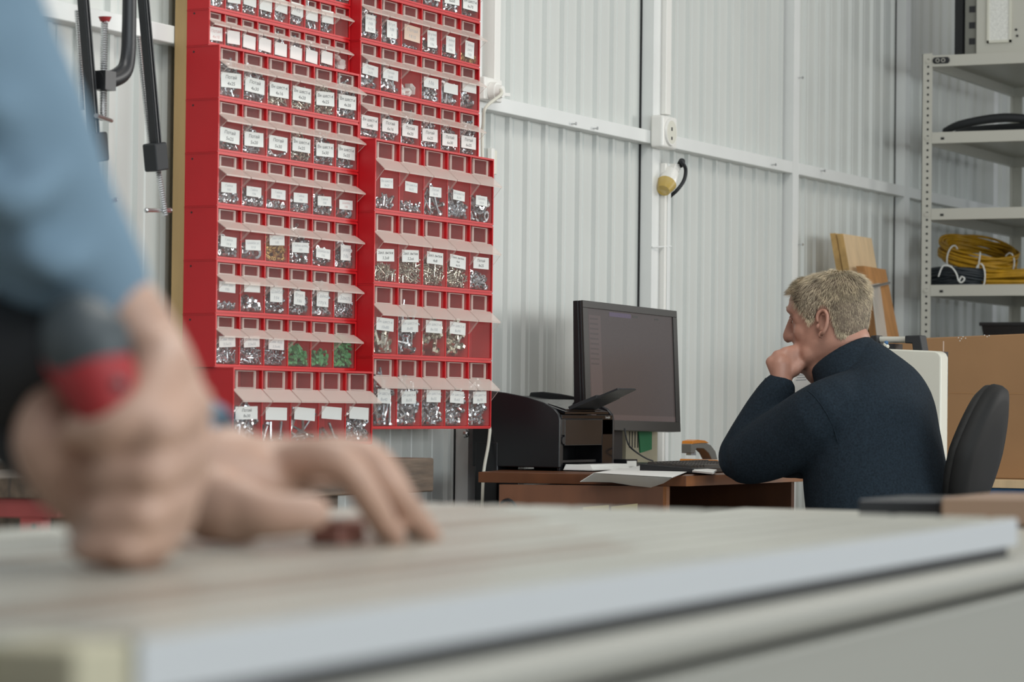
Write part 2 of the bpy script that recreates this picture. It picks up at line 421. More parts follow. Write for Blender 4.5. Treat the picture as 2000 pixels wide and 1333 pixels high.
# small hardware for the bins
def piece(kind, L, r):
    w = MB()
    if kind in ('bolt', 'screw', 'rivet'):
        hl = r*1.5
        w.cyl((0, 0, -L/2), (0, 0, L/2-hl), r, 'zinc', 6, r2=r if kind != 'screw' else r)
        w.cyl((0, 0, L/2-hl), (0, 0, L/2), r*(1.9 if kind != 'rivet' else 1.6), 'zinc', 8)
        if kind == 'screw': w.cyl((0, 0, -L/2-r*2), (0, 0, -L/2), r*.2, 'zinc', 6, r2=r)
    elif kind in ('nut', 'washer'):
        n = 6 if kind == 'nut' else 10; ri = r*.55; hh = L/2
        V = []; F = []
        for j in range(n):
            a = 2*math.pi*j/n
            for R, z in ((r, -hh), (r, hh), (ri, hh), (ri, -hh)): V.append((R*math.cos(a), R*math.sin(a), z))
        for j in range(n):
            for i in range(4): F.append((j*4+i, ((j+1) % n)*4+i, ((j+1) % n)*4+(i+1) % 4, j*4+(i+1) % 4))
        w.add(V, F, 'zinc')
    elif kind == 'plug':
        w.cyl((0, 0, -L/2), (0, 0, L/2), r*.8, 'zinc', 6, r2=r); w.box((-r*1.3, -r*.2, -L/2), (r*1.3, r*.2, L/4), 'zinc')
    else:
        w.ball((0, 0, 0), (r, r*.6, L/2), 'zinc', 6)
    F = []
    for f in w.f:
        for i in range(1, len(f)-1): F.append((f[0], f[i], f[i+1]))
    return np.array(w.v), np.array(F)
def rotm(a, b, c):
    ca, sa, cb, sb, cc, s_ = np.cos(a), np.sin(a), np.cos(b), np.sin(b), np.cos(c), np.sin(c)
    z = np.zeros_like(a); o = np.ones_like(a)
    A = np.array([[ca, -sa, z], [sa, ca, z], [z, z, o]]).transpose(2, 0, 1)
    B = np.array([[o, z, z], [z, cb, -sb], [z, sb, cb]]).transpose(2, 0, 1)
    C_ = np.array([[cc, z, s_], [z, o, z], [-s_, z, cc]]).transpose(2, 0, 1)
    return C_ @ B @ A
def pile(kind, L, r, W_, D_, H_, upright=.45, dens=1.0):
    V, F = piece(kind, L, r)
    proj = max(2*r*L, 2*r*r)*1.2
    N = int(min(230, max(3, dens*3.0*W_*H_/proj)))
    a = rng.uniform(0, 6.28, N); b = np.pi/2 + rng.normal(0, upright, N); c = rng.uniform(0, 6.28, N)*1.0
    if kind in ('bolt', 'screw', 'rivet'):      # lying criss-cross, mostly in the plane of the pane
        c = rng.normal(0, .9, N); b = rng.normal(np.pi/2, .5, N); a = rng.uniform(0, 6.28, N)
        R = rotm(a, np.full(N, 0.0), np.full(N, 0.0))
        th = rng.normal(np.pi/2, .75, N); ps = rng.normal(0, .45, N)
        # axis from z tilted by th in the x-z plane, then turned by ps about z
        ct, st, cp, sp = np.cos(th), np.sin(th), np.cos(ps), np.sin(ps); z = np.zeros(N); o = np.ones(N)
        Ry = np.array([[ct, z, st], [z, o, z], [-st, z, ct]]).transpose(2, 0, 1)
        Rz = np.array([[cp, -sp, z], [sp, cp, z], [z, z, o]]).transpose(2, 0, 1)
        R = Rz @ Ry @ R
    else: R = rotm(a, rng.uniform(0, 3.14, N), rng.normal(0, 1.0, N))
    X = np.einsum('nij,vj->nvi', R, V)
    x = rng.uniform(0, W_, N); y = rng.uniform(0, D_, N)
    hump = .75 + .35*np.sin(np.pi*(x/W_) + rng.uniform(-.5, .5))
    zz = rng.uniform(0, 1, N)**.9*H_*hump
    T = np.stack([x, y, zz], 1)[:, None, :]; X = X + T
    for ax, hi in ((0, W_), (1, D_)):
        mn = X[:, :, ax].min(1); X[:, :, ax] += np.maximum(0, -mn)[:, None]
        mx = X[:, :, ax].max(1); X[:, :, ax] -= np.maximum(0, mx-hi)[:, None]
    ext = X.max(1)-X.min(1); ok = (ext[:, 0] < W_) & (ext[:, 1] < D_+.004) & (X[:, :, 2].max(1) < H_*1.5+L)
    if ok.sum() > 2: X = X[ok]; N = len(X)
    mn = X[:, :, 2].min(1); X[:, :, 2] += np.maximum(0, -mn)[:, None]
    FF = (F[None] + (np.arange(N)*len(V))[:, None, None]).reshape(-1, 3)
    return X.reshape(-1, 3), FF
KINDS = {   # kind -> (piece, length, radius, material, words, object name, category)
 'b4': ('bolt', .024, .0017, 'zinc', 'thin silver bolts', 'bolt_pile', 'bolts'),
 'w4': ('bolt', .022, .0017, 'zinc_warm', 'pale yellowish bolts', 'bolt_pile', 'bolts'),
 'b5': ('bolt', .026, .0022, 'zinc', 'silver bolts', 'bolt_pile', 'bolts'),
 'b8': ('bolt', .042, .0038, 'zinc', 'thick silver bolts', 'bolt_pile', 'bolts'),
 'l8': ('bolt', .075, .0032, 'zinc', 'long silver bolts', 'bolt_pile', 'bolts'),
 'bb': ('bolt', .050, .0050, 'zinc_warm', 'big socket-head bolts', 'bolt_pile', 'bolts'),
 's3': ('screw', .021, .0014, 'zinc', 'small silver screws', 'screw_pile', 'screws'),
 'r3': ('rivet', .018, .0013, 'zinc_warm', 'tiny pale rivets', 'rivet_pile', 'rivets'),
 'n3': ('nut', .0035, .0040, 'zinc', 'small silver nuts', 'nut_pile', 'nuts'),
 'n6': ('nut', .0055, .0060, 'zinc', 'silver nuts', 'nut_pile', 'nuts'),
 'a6': ('washer', .0016, .0075, 'zinc', 'silver washers', 'washer_pile', 'washers'),
 'a9': ('washer', .0022, .0125, 'zinc', 'large silver washers', 'washer_pile', 'washers'),
 'br': ('nut', .0075, .0038, 'brass', 'brass inserts', 'insert_pile', 'inserts'),
 'gp': ('plug', .016, .0036, 'green_plug', 'green wall plugs', 'plug_pile', 'wall plugs'),
 'wb': ('bit', .030, .012, 'white_bits', 'white plastic bits', 'plastic_pile', 'plastic bits'),
 'sm': ('bolt', .011, .0019, 'zinc', 'short silver screws', 'screw_pile', 'screws'),
}
ORD = ['first', 'second', 'third', 'fourth', 'fifth', 'sixth', 'seventh', 'eighth', 'ninth']
def rack(s0, z0, T, name, words, labels, fills, style):
    """words: how the rack is called; labels: one per bin (None = none, '' = blank); fills: (kind, level) or None"""
    t = TYPES[T]; root = thing('tip_out_rack', words[0], 'storage rack', (s0, 0, z0), 'red tip-out racks on the wall')
    b = bpy.data.objects.new('rack_body', RACK[T]); COL.objects.link(b); b.parent = root
    n = t['n']; cw = UW/n; h, d = t['h'], t['d']
    for k in range(n):
        bo = bpy.data.objects.new('bin', BIN[T]); COL.objects.link(bo); bo.parent = root; bo.location = (k*cw+.0021, 0, 0)
        L = labels[k] if k < len(labels) else None
        if L is not None:
            pw, phh, zc, ink = style
            pm = 'paper'
            if isinstance(L, dict):
                pw, phh, zc, ink, pm = L.get('w', pw), L.get('h', phh), L.get('z', zc), L.get('ink', ink), L.get('pm', pm); L = L['t']
            pw = min(pw*2.12, cw*.84)
            zc = h*zc + random.uniform(-.003, .003); xc = cw*.5-.002 + random.uniform(-.0025, .0025)
            rot = random.uniform(-.05, .05); rv = Vector((math.cos(rot), 0, math.sin(rot))); uv = Vector((-math.sin(rot), 0, math.cos(rot)))
            c = Vector((xc, -d+.0009, zc)); m2 = MB()
            m2.obox(c, rv*pw/2, Vector((0, .00035, 0)), uv*phh/2, pm)
            if L:
                lines = L.split('|'); lh = phh/(len(lines)+.35)
                for i, tx in enumerate(lines):
                    write(m2, tx, c + Vector((0, -.0005, 0)) + uv*(phh*.5 - lh*(i+.68)), rv, uv, min(lh*.56, .0095), ink, pw*.88, 1.5)
            po = m2.mesh(name='paper_label'); q = bpy.data.objects.new('paper_label', po); COL.objects.link(q); q.parent = bo
        F = fills[k] if k < len(fills) else None
        if F:
            kd, lv = F[0], F[1]; pc, Ln, rr, mt, wd, on, ct = KINDS[kd]
            V, FF = pile(pc, min(Ln, cw*.8), rr, cw-.0080, min(.026, d-.035), max(.004, (h-.014)*lv), dens=F[2] if len(F) > 2 else 1)
            me = bpy.data.meshes.new(on); me.from_pydata(V.tolist(), [], FF.tolist()); me.materials.append(MATS[mt]); me.update()
            po = bpy.data.objects.new(on, me); COL.objects.link(po); po.location = (s0+k*cw+.0040, -d+.0040, z0+.0090)
            tag(po, 'pile of %s in the %s bin of the %s' % (wd, ORD[k], words[1]), ct, None, 'stuff')
    return root
ZL = HC + .0723; ZR = HC - .0574; SR = .5945
w6 = (.036, .030, .36, 'ink'); w9 = (.0235, .028, .33, 'ink_grey'); f5 = (.028, .023, .39, 'ink_grey')
G = lambda t, **k: dict(t=t, **k)
ORDR = ['lowest', 'second', 'third', 'fourth', 'fifth', 'sixth', 'seventh', 'eighth', 'ninth', 'tenth']
def Lw(i, T): return ('red rack of %s clear tip-out bins, %s of the left stack' % ({5: 'five', 6: 'six', 9: 'nine'}[T], ('lowest' if i == 0 else 'topmost' if i == 9 else ORDR[i] + ' from the bottom')), '%s rack of the left red stack' % ('lowest' if i == 0 else ORDR[i] + ' lowest'))
def Rw(i, T): return ('red rack of %s clear tip-out bins, %s of the right stack' % ({5: 'five', 6: 'six', 9: 'nine'}[T], ('lowest' if i == 0 else 'topmost' if i == 7 else ORDR[i] + ' from the bottom')), '%s rack of the right red stack' % ('lowest' if i == 0 else ORDR[i] + ' lowest'))
NB = 1
rack(.002+.003, ZL-.164, 5, '', Lw(0, 5), ['Потай|8x30', '', '', '', ''], [('b8', .46), ('b8', .07), ('l8', .14), ('b8', .06), ('n6', .38)], (.041, .027, .43, 'ink'))
rack(0, ZL, 6, '', Lw(1, 6), [G('Сам. бур.|3,5x25', ink='ink_grey'), G('Сам. бур.|3,5x32', ink='ink_grey'), G('Сам. бур.|3,5x45', ink='ink_grey'), None, None, None], [('s3', .42), ('s3', .48), ('s3', .50), ('gp', .45), ('gp', .32), ('gp', .68)], (.030, .0235, .50, 'ink'))
rack(0, ZL+.112, 6, '', Lw(2, 6), ['Винт рез|М5', '', G('Шайба|М4', h=.032, w=.024, z=.42), G('Втул.|М6', h=.030, w=.022, z=.42), G('Гайка|глух.', h=.034, w=.024, z=.40), G('Закл.', h=.023, z=.46)], [('sm', .14), ('n6', .30), ('n3', .60), ('n6', .52), ('n6', .72), ('s3', .38)], (.030, .022, .52, 'ink_grey'))
rack(0, ZL+.224, 6, '', Lw(3, 6), ['Гайка|М 8', 'Шайба ус|М 8', G('Закл рез|М5', z=.46), G('Гайка шлиц|М5', w=.034, z=.40), 'Шайба пл|М6', G('Гровер|М6', h=.034, w=.021, z=.36)], [('n6', .38), ('a9', .26), ('br', .46), ('n3', .78), ('a6', .36), ('a6', .52)], (.029, .022, .33, 'ink_grey'))
rack(0, ZL+.336, 6, '', Lw(4, 6), [G('Гайка|М3', ink='ink_grey'), 'Гайка|М4', 'Гайка|М5', 'Гайка|М6', 'Гайка|М8', G('Шайба|М8', ink='ink_red')], [('n3', .26), ('n3', .34), ('n6', .16), ('n6', .28), ('n3', .42), ('a9', .14)], (.028, .021, .34, 'ink_grey'))
rack(0, ZL+.448, 6, '', Lw(5, 6), ['Потай|5x25', 'Потай|5x20', 'Потай|5x30', 'Вн шест-к|5x25', 'Вн шест-к|5x30', 'Вн шест-к|5x35'], [('b5', .28), ('b5', .50), ('b5', .05), ('w4', .55), ('b5', .60), ('b5', .22)], w6)
rack(0, ZL+.560, 6, '', Lw(6, 6), ['Потай|4x25', 'Потай|4x30', 'Вн шест-к|4x16', 'Вн шест-к|4x20', 'Вн шест-к|4x25', 'Вн шест-к|4x30'], [('b4', .66), ('b4', .66), ('w4', .38), ('w4', .42), ('w4', .62), ('b5', .80)], (.037, .031, .38, 'ink'))
rack(0, ZL+.672, 9, '', Lw(7, 9), [G('Потай|4x10', ink='ink_red')] + ['']*7, [('sm', .22), ('sm', .36), ('sm', .46), ('n3', .72), ('b4', .72), ('sm', .80), ('b4', .66), ('b4', .50), ('wb', .42)], w9)
rack(0, ZL+.7483, 9, '', Lw(8, 9), ['', '', '', '', '', G('М5', ink='ink_grey'), '', ''], [('sm', .66), ('sm', .48), ('sm', .62), ('b4', .66), ('b4', .50), ('sm', .60), ('b4', .72), ('b4', .60)], (.024, .028, .52, 'ink_grey'))
rack(0, ZL+.8246, 9, '', Lw(9, 9), ['']*9, [('sm', .6)]*9, w9)
rack(SR, ZR, 5, '', Rw(0, 5), [G('Вн шест-к|8x40', w=.028, h=.032, z=.46), 'Вн шест-к|8x50', 'Вн шест-к|8x55', 'Вн шест-к|8x60', 'Вн шест-к|8x70'], [('l8', .60), ('b8', .60), ('b8', .46), ('b8', .46), ('b8', .62)], (.033, .029, .455, 'ink_grey'))
rack(SR, ZR+.164, 5, '', Rw(1, 5), ['Вн шест-к|10x80', 'Вн шест-к|8x80', 'Вн шест-к|8x100', 'Вн шест-к|8x90', None], [('bb', .28), ('l8', .62), ('bb', .50, .6), ('bb', .52, .6), None], (.038, .029, .44, 'ink_grey'))
rack(SR, ZR+.328, 5, '', Rw(2, 5), ['Закл. вытяж|3,2x8', 'Закл. вытяж|3,2x6', 'Закл. вытяж|4x8', G('Закл. вытяж|4x6|4x10', h=.030), 'Потай|8x25'], [('r3', .22), ('r3', .38), ('r3', .40), ('r3', .36), ('n6', .26)], (.038, .028, .42, 'ink'))
rack(SR, ZR+.492, 5, '', Rw(3, 5), ['Вн шест-к|8x20', 'Вн шест-к|8x25', 'Потай|8x16', 'Вн шест-к|8x30', G('Шайба|М10', z=.34)], [('b5', .17), ('b5', .12), ('l8', .30), ('b8', .36), ('a9', .36)], f5)
zz = ZR+.656
rack(SR, zz, 6, '', Rw(4, 6), [G('Вн шест-к|5x40', z=.36), G('Потай|6x16', z=.35), G('Потай|6x20', z=.35), G('Потай|6x25', z=.35), G('Потай|6x30', z=.33), G('Потай|6x35', z=.33)], [('b5', .18), ('b5', .58), ('b5', .68), ('b5', .58), ('b5', .52), ('b5', .74)], w6)
rack(SR, zz+.112, 6, '', Rw(5, 6), ['Потай|5x35', 'Потай|5x40', None, 'М6', G('', z=.40), G('', z=.52)], [('b8', .44), ('b8', .46), ('wb', .26), ('n6', .46), ('b8', .52), ('b8', .24)], (.034, .024, .43, 'ink_grey'))
rack(SR, zz+.224, 6, '', Rw(6, 6), [G('Вн шест-к|М8|8x20'), G('Втул.|М8|6'), G('Потай|М10', w=.036, h=.036, pm='paper_tan', ink='ink_grey'), G('Втулка|М5|М6'), G('Гайка|рез|М6'), G('Гайка|рез|М8')], [('n6', .66), ('n6', .50), ('sm', .04), ('n6', .30), ('n6', .28), ('br', .20)], (.022, .040, .37, 'ink_grey'))
rack(SR, zz+.336, 6, '', Rw(7, 6), ['Вн шест-к|6x40', 'Вн шест-к|6x45', 'Вн шест-к|6x50', 'Вн шест-к|6x55', 'Вн шест-к|6x60', 'Вн шест-к|6x70'], [('b5', .5), ('b5', .45), ('b5', .4), ('b8', .45), ('b8', .4), ('l8', .3)], w6)
# ------------------------------------------------------------------ sockets, plugs and cords on the wall
def rbox(name, parent, lo, hi, mt, bevel, **k):
    w = MB(); w.box(lo, hi, mt); return w.build(name, parent, bevel=bevel, **k)
p = onD(1300, 258, .02); x0, z0 = onD(1271, 258, .02).x, p.z
x1 = onD(1324, 260, .055).x
root = thing('wall_socket', 'white square power socket at the crossing of the girt and the post', 'socket', (2.50, -.02, z0-.045))
rbox('socket_box', root, (2.47, -.020, z0-.045), (2.575, .0198, z0+.048), 'white_plastic', .008)
w = MB(); c = Vector((2.522, -.0205, z0+.002))
w.cyl(c, c+Vector((0, -.005, 0)), .040, 'white_plastic', 28, r2=.038); w.cyl(c+Vector((0, -.0045, 0)), c+Vector((0, -.0052, 0)), .0335, 'cream_plastic', 28)
w.build('socket_face', root, smooth=True)
w = MB(); w.box((2.517, -.0265, z0+.006), (2.525, -.0256, z0+.016), 'dark'); w.box((2.517, -.0265, z0-.020), (2.525, -.0256, z0-.011), 'dark'); w.build('socket_hole', root)
# left socket with plug and pale cord
z1 = onD(968, 180, 0).z
root = thing('wall_socket', 'white power socket with a pale plug in it, at the right edge of the racks', 'socket', (1.44, -.0, z1-.04))
xa, xb = onD(946, 180, .008).x, onD(981, 180, .008).x
rbox('socket_box', root, (xa, -.008, z1-.026), (xb, .0195, z1+.032), 'white_plastic', .004)
root2 = thing('power_plug', 'pale round plug in the socket beside the red racks, with its cord hanging down', 'plug', (1.49, -.03, z1-.02))
w = MB(); c = Vector(((xa+xb)/2-.008, -.0085, z1-.004)); w.cyl(c, c+Vector((0, -.016, 0)), .026, 'white_plastic', 20, r2=.024); w.cyl(c+Vector((0, -.016, 0)), c+Vector((0, -.03, 0)), .019, 'white_plastic', 20, r2=.015)
w.obox(c+Vector((.03, -.022, -.004)), (.016, 0, .001), (0, .006, 0), (0, 0, .004), 'white_plastic'); w.build('plug_body', root2, smooth=True)
w = MB(); q = c+Vector((-.012, -.030, .004))
pts = [q, q+Vector((-.010, -.006, -.014))] + [onD(x, y, d) for x, y, d in ((949, 210, .03), (944, 240, .02), (942, 300, .012), (950, 600, .03), (957, 800, .06), (955, 860, .07), (945, 920, .07), (942, 985, .07), (941, 1060, .05))]
w.tube(pts, .0042, 'cream_plastic', 8, 6); w.build('cord', root2, smooth=True)
w = MB(); q0 = onD(959, 315, -.045); w.box((q0.x, .043, q0.z-.034), (q0.x+.018, .056, q0.z+.034), 'white_plastic'); w.box((q0.x+.020, .045, q0.z-.032), (q0.x+.036, .056, q0.z+.030), 'cream_plastic')
tag(w.build('wall_latch', bevel=.002), 'small white strip on the wall sheet just right of the racks', 'latch')
# hanging plug with the clear collar and black cord
a = onD(1311, 322, .0); root = thing('extension_socket', 'white socket end with clear yellow collar and black plug, hanging beside the post', 'socket', onD(1300, 375, .0))
ux = (onD(1317, 322, 0)-onD(1303, 352, 0)).normalized(); bx = onD(1303, 357, .0); tx = onD(1318, 317, .0)
w = MB(); w.tube([bx, bx.lerp(tx, .45)], [.027, .025], 'white_plastic', 18); w.obox(bx.lerp(tx, .72), (.024, 0, 0), (0, .017, 0), ux*.017, 'white_plastic'); w.build('socket_body', root, bevel=.003)
w = MB(); w.tube([bx-ux*.036, bx-ux*.004], [.019, .029], 'amber', 18, cap=False); w.build('clear_collar', root, smooth=True)
w = MB(); q = bx.lerp(tx, .88)+Vector((.010, -.016, 0))
w.tube([q, q+ux*.016], .010, 'rubber', 12)
w.build('plug', root, smooth=True)
w = MB(); pts = [q+ux*.012] + [onD(x, y, d) for x, y, d in ((1331, 316, .03), (1339, 330, .03), (1336, 352, .025), (1322, 372, .01), (1304, 388, -.02), (1292, 402, -.04), (1290, 440, -.045))]
w.tube(pts, .0055, 'rubber', 10, 6); w.build('cord', root, smooth=True)

# ------------------------------------------------------------------ the desk
DZ = HC - .160
BL, FL_, FR = onZ(934, 922.5, DZ), onZ(1340, 930, DZ), onZ(1568, 922, DZ)
FRx = FR + (FR-FL_).normalized()*.0
BR = Vector((FRx.x+.38, -.095, DZ)); BM = Vector((1.33, -.095, DZ))
root = thing('desk', 'brown wooden desk with drawers along the wall, printer and monitor on it', 'desk', Vector(((BL.x+BR.x)/2, (BL.y+FL_.y)/2, 0)))
tv = Vector((0, 0, -.025))
w = MB(); w.prism([BL, FL_, FRx, BR, BM], tv, 'desk_wood'); w.build('desk_top', root, bevel=.0015)
w = MB(); w.prism([p_+Vector((0, 0, -.0005)) for p_ in (FL_+Vector((.0, -.0012, 0)), FRx+Vector((0, -.0012, 0)), FRx, FL_)], Vector((0, 0, -.024)), 'desk_edge'); w.build('edge_band', root)
dn = Vector((0, 0, -.0255)); e1 = (FL_-BL).normalized(); e2 = (FR-FL_).normalized()
pA = BL + e1*.028*1.0 + dn; pA = onZ(975, 947, DZ-.0255); pB = FL_ + dn - e1*.055
w = MB(); iv = Vector((.40, .0, 0))
w.prism([pA, pB, pB+e2*.018, pA+e2*.018], Vector((0, 0, -DZ+.03)), 'desk_wood'); w.build('side_panel', root)
w = MB(); w.prism([pB, pB+e1*.008, pB+e1*.008+e2*.018, pB+e2*.018], Vector((0, 0, -DZ+.03)), 'desk_edge'); w.build('front_panel', root)
w = MB(); qA = FRx+dn-e2*.022-e1*.02; w.prism([qA, qA+e2*.018, qA+e2*.018-e1*.40, qA-e1*.40], Vector((0, 0, -DZ+.03)), 'desk_wood'); w.build('end_panel', root)
w = MB(); b0 = BL+Vector((.06, -.16, -.03)); w.box((pA.x+.03, pA.y-.0, .03), (FRx.x-.03, pA.y+.012, DZ-.03), 'dark'); w.build('kneehole_shade_panel', root)  # near-black panel, the shade of the kneehole put into its colour
w = MB(); hc = onZ(997, 992, HC-.235); hs = Vector((0, 0, 0))
hp = pA.lerp(pB, .06); hp = Vector((hp.x-.006, hp.y, HC-.243))
# ring handle on the near panel
w.torus(hp, Vector((1, 0, 0)), .022, .0035, 'dark_steel', 28, 8); w.cyl(hp+Vector((0, 0, .022)), hp+Vector((.006, 0, .022)), .004, 'dark_steel'); w.build('ring_handle', root, smooth=True)
for i, (xa, xb, dy) in enumerate(((1140, 1190, 0), (1195, 1246, -.004))):
    t_ = MB(); A = pA.lerp(pB, .0)
    pn = (pB-pA); pp = lambda x, y: onS(x, y, 0)
    def on_panel(x, y):
        r = ray(x, y); nrm = Vector((pn.y, -pn.x, 0)); return CAM + r*((pA-CAM).dot(nrm)/r.dot(nrm))
    off = Vector((-.004, 0, 0))
    t_.prism([on_panel(xa, 991-i*1)+off, on_panel(xb, 987-i*3)+off, on_panel(xb-2, 1030)+off, on_panel(xa+1, 1032)+off], (.002, 0, 0), 'card')
    tag(t_.build('paper_note'), 'tan paper note on the desk drawer, %s of two' % ('left' if i == 0 else 'right'), 'note')
w = MB(); q0 = onD(937, 900, .04); w.box((q0.x, -.090, .0), (q0.x+.12, -.025, HC-.09), 'black_plastic')  # black block added to give the dark shade of this gap
tag(w.build('gap_shade_block', bevel=.006), 'black block added for the shade in the gap behind the desk end', 'shade block')

# ------------------------------------------------------------------ laser printer
bl = onZ(960, 918, DZ); fl = onZ(1092, 921, DZ)
PX = fl.x; PF = fl.y; PB_ = PF + .235; PW = .325
def prt(s, y, z): return Vector((PX + s, PF + y, DZ + z))
root = thing('laser_printer', 'black laser printer on the desk with its paper tray folded out', 'printer', prt(PW/2, .12, 0))
w = MB(); prof = [(0, .008), (0, .125), (.004, .140), (.016, .153), (.045, .168), (.09, .181), (.15, .191), (.20, .196), (.235, .194), (.240, .18), (.240, .008)]
w.prism([prt(0, a, b) for a, b in prof], (.012, 0, 0), 'black_plastic'); w.build('side_panel', root, bevel=.003)
w = MB(); w.prism([prt(PW-.012, a, b) for a, b in prof], (.012, 0, 0), 'black_plastic'); w.build('side_panel', root, bevel=.003)
w = MB()
w.box(prt(.012, .075, .008), prt(PW-.012, .236, .155), 'black_plastic')
w.box(prt(.012, .0, .128), prt(PW-.012, .075, .138), 'black_gloss'); w.box(prt(.012, .0, .088), prt(PW-.012, .003, .128), 'black_plastic')
w.box(prt(.012, .004, .0), prt(.03, .075, .13), 'black_plastic'); w.box(prt(PW-.075, .0, .0), prt(PW-.012, .075, .13), 'black_gloss')
w.box(prt(.012, .010, .0), prt(PW-.012, .075, .014), 'black_plastic')
w.prism([prt(.012, .235, .185), prt(.012, .16, .176), prt(.012, .10, .155), prt(.012, .236, .15)], (PW-.024, 0, 0), 'black_plastic')
w.build('printer_body', root, bevel=.002)
w = MB(); w.box(prt(.03, -.001, .062), prt(PW-.078, .004, .127), 'flap'); 
w.build('front_door', root, bevel=.002, label='grey glossy flap on the printer front')
w = MB(); w.prism([prt(.035, .002, .140), prt(.035, .095, .172), prt(.035, .095, .176), prt(.035, .002, .146)], (PW-.07, 0, 0), 'black_gloss'); w.build('output_tray', root)
w = MB(); w.prism([prt(.06, .012, .146), prt(.055, .060, .160), prt(PW-.055, .060, .160), prt(PW-.06, .012, .146)], (0, 0, .006), 'black_gloss')
a1, a2, a3 = prt(.08, .012, .150), prt(.10, -.055, .180), prt(.115, -.105, .202)
wd = .15
w.prism([a1, a2, a2+Vector((wd*.9, 0, 0)), a1+Vector((wd, 0, 0))], (0, .004, .008), 'black_plastic')
w.prism([a2, a3, a3+Vector((wd*.72, 0, 0)), a2+Vector((wd*.85, 0, 0))], (0, .003, .004), 'black_plastic'); w.build('paper_rest', root, bevel=.001)
w = MB(); w.box(prt(.035, .012, .020), prt(PW-.085, .072, .026), 'dark_steel'); w.box(prt(.035, -.035, .014), prt(PW-.085, .07, .018), 'black_gloss'); w.build('input_tray', root)
w = MB(); w.cyl(prt(.021, .004, .075), prt(.021, -.002, .075), .009, 'dark_steel', 20); w.build('power_button', root, smooth=True)
w = MB(); write(w, 'LaserJet', prt(PW-.045, -.0012, .133), (1, 0, 0), (0, 0, 1), .0062, 'paper', .055); w.build('printed_name', root)
st = onZ(1105, 917, DZ+.004); w = MB()
for k in range(5): w.box(prt(.012+.003*k, -.085+.003*k, .003+.0028*k), prt(PW-.09+.002*k, -.006, .0056+.0028*k), 'paper')
tag(w.build('paper_stack'), 'stack of white paper lying in front of the black printer', 'paper')

# ------------------------------------------------------------------ monitor
MD = .20
c0 = onD(1134, 595, MD-.006); c1 = onD(1318, 608, MD-.006); b1 = onD(1331, 844, MD+.011)
mw = c1.x-c0.x; root = thing('computer_monitor', 'black flat computer monitor with a dim screen standing on the desk against the wall', 'monitor', Vector(((c0.x+c1.x)/2, -MD+.06, DZ)))
rx = Vector((1, 0, -.012)).normalized(); uz = (c1-b1).normalized(); uz = (uz-rx*uz.dot(rx)).normalized(); nz = rx.cross(uz)      # nz out of the wall? rx x uz = -y
if nz.y > 0: nz = -nz
H = (c1-b1).length; O = c1 - rx*mw - uz*H
def mo(a, b, c): return O + rx*a*mw + uz*b*H + nz*c
w = MB(); w.hexa([mo(0,0,-.008), mo(1,0,-.008), mo(1,0,.0), mo(0,0,.0)], [mo(0,1,-.008), mo(1,1,-.008), mo(1,1,0), mo(0,1,0)], 'black_plastic')
w.hexa([mo(0,.0,-.03), mo(1,.0,-.03), mo(1,.0,-.008), mo(0,.0,-.008)], [mo(0,1,-.022), mo(1,1,-.022), mo(1,1,-.008), mo(0,1,-.008)], 'black_plastic')
w.hexa([mo(.3,.2,-.055), mo(.7,.2,-.055), mo(.72,.2,-.03), mo(.28,.2,-.03)], [mo(.3,.8,-.045), mo(.7,.8,-.045), mo(.72,.8,-.03), mo(.28,.8,-.03)], 'black_plastic')
w.build('monitor_case', root, bevel=.002)
w = MB(); bz = .03*.9
def fr(a0, a1, b0, b1): w.hexa([mo(a0,b0,0.0001), mo(a1,b0,.0001), mo(a1,b0,.006), mo(a0,b0,.006)], [mo(a0,b1,.0001), mo(a1,b1,.0001), mo(a1,b1,.006), mo(a0,b1,.006)], 'bezel_grey')
fr(0, 1, .945, 1); fr(0, 1, 0, .08); fr(0, .05, .08, .945); fr(.957, 1, .08, .945); w.build('bezel', root, bevel=.001)
w = MB(); sc_ = lambda a, b: mo(.05+a*.907, .08+b*.865, .0022)
def scr(a0, a1, b0, b1, mt, lift=0): 
    w.add([sc_(a0,b0)+nz*lift, sc_(a1,b0)+nz*lift, sc_(a1,b1)+nz*lift, sc_(a0,b1)+nz*lift], [(0,1,2,3)], mt)
w.hexa([sc_(0,0)-nz*.002, sc_(1,0)-nz*.002, sc_(1,1)-nz*.002, sc_(0,1)-nz*.002], [sc_(0,0), sc_(1,0), sc_(1,1), sc_(0,1)], 'screen')
scr(.02, .15, .02, .94, 'screen_ui', .0002); scr(.0, 1, .0, .05, 'screen_ui', .0003); scr(.25, .5, .945, .985, 'screen_purple', .0003)
for k in range(10): scr(.03, .12, .90-.045*k, .915-.045*k, 'screen', .0004)
scr(.52, .58, .955, .975, 'bezel', .0004); scr(.78, .83, .955, .97, 'bezel', .0004)
w.build('screen', root, label='dim brownish screen of the monitor')
w = MB(); sx = (c0.x+c1.x)/2; ny = (mo(.5, .4, -.05)).y
w.box((sx-.04, ny-.012, DZ+.012), (sx+.03, ny+.008, mo(.5,.4,0).z), 'black_plastic'); w.build('stand_neck', root, bevel=.004)
w = MB(); w.box((sx-.10, ny-.10, DZ+.0005), (sx+.10, ny+.012, DZ+.013), 'black_plastic'); w.build('stand_foot', root, bevel=.004)
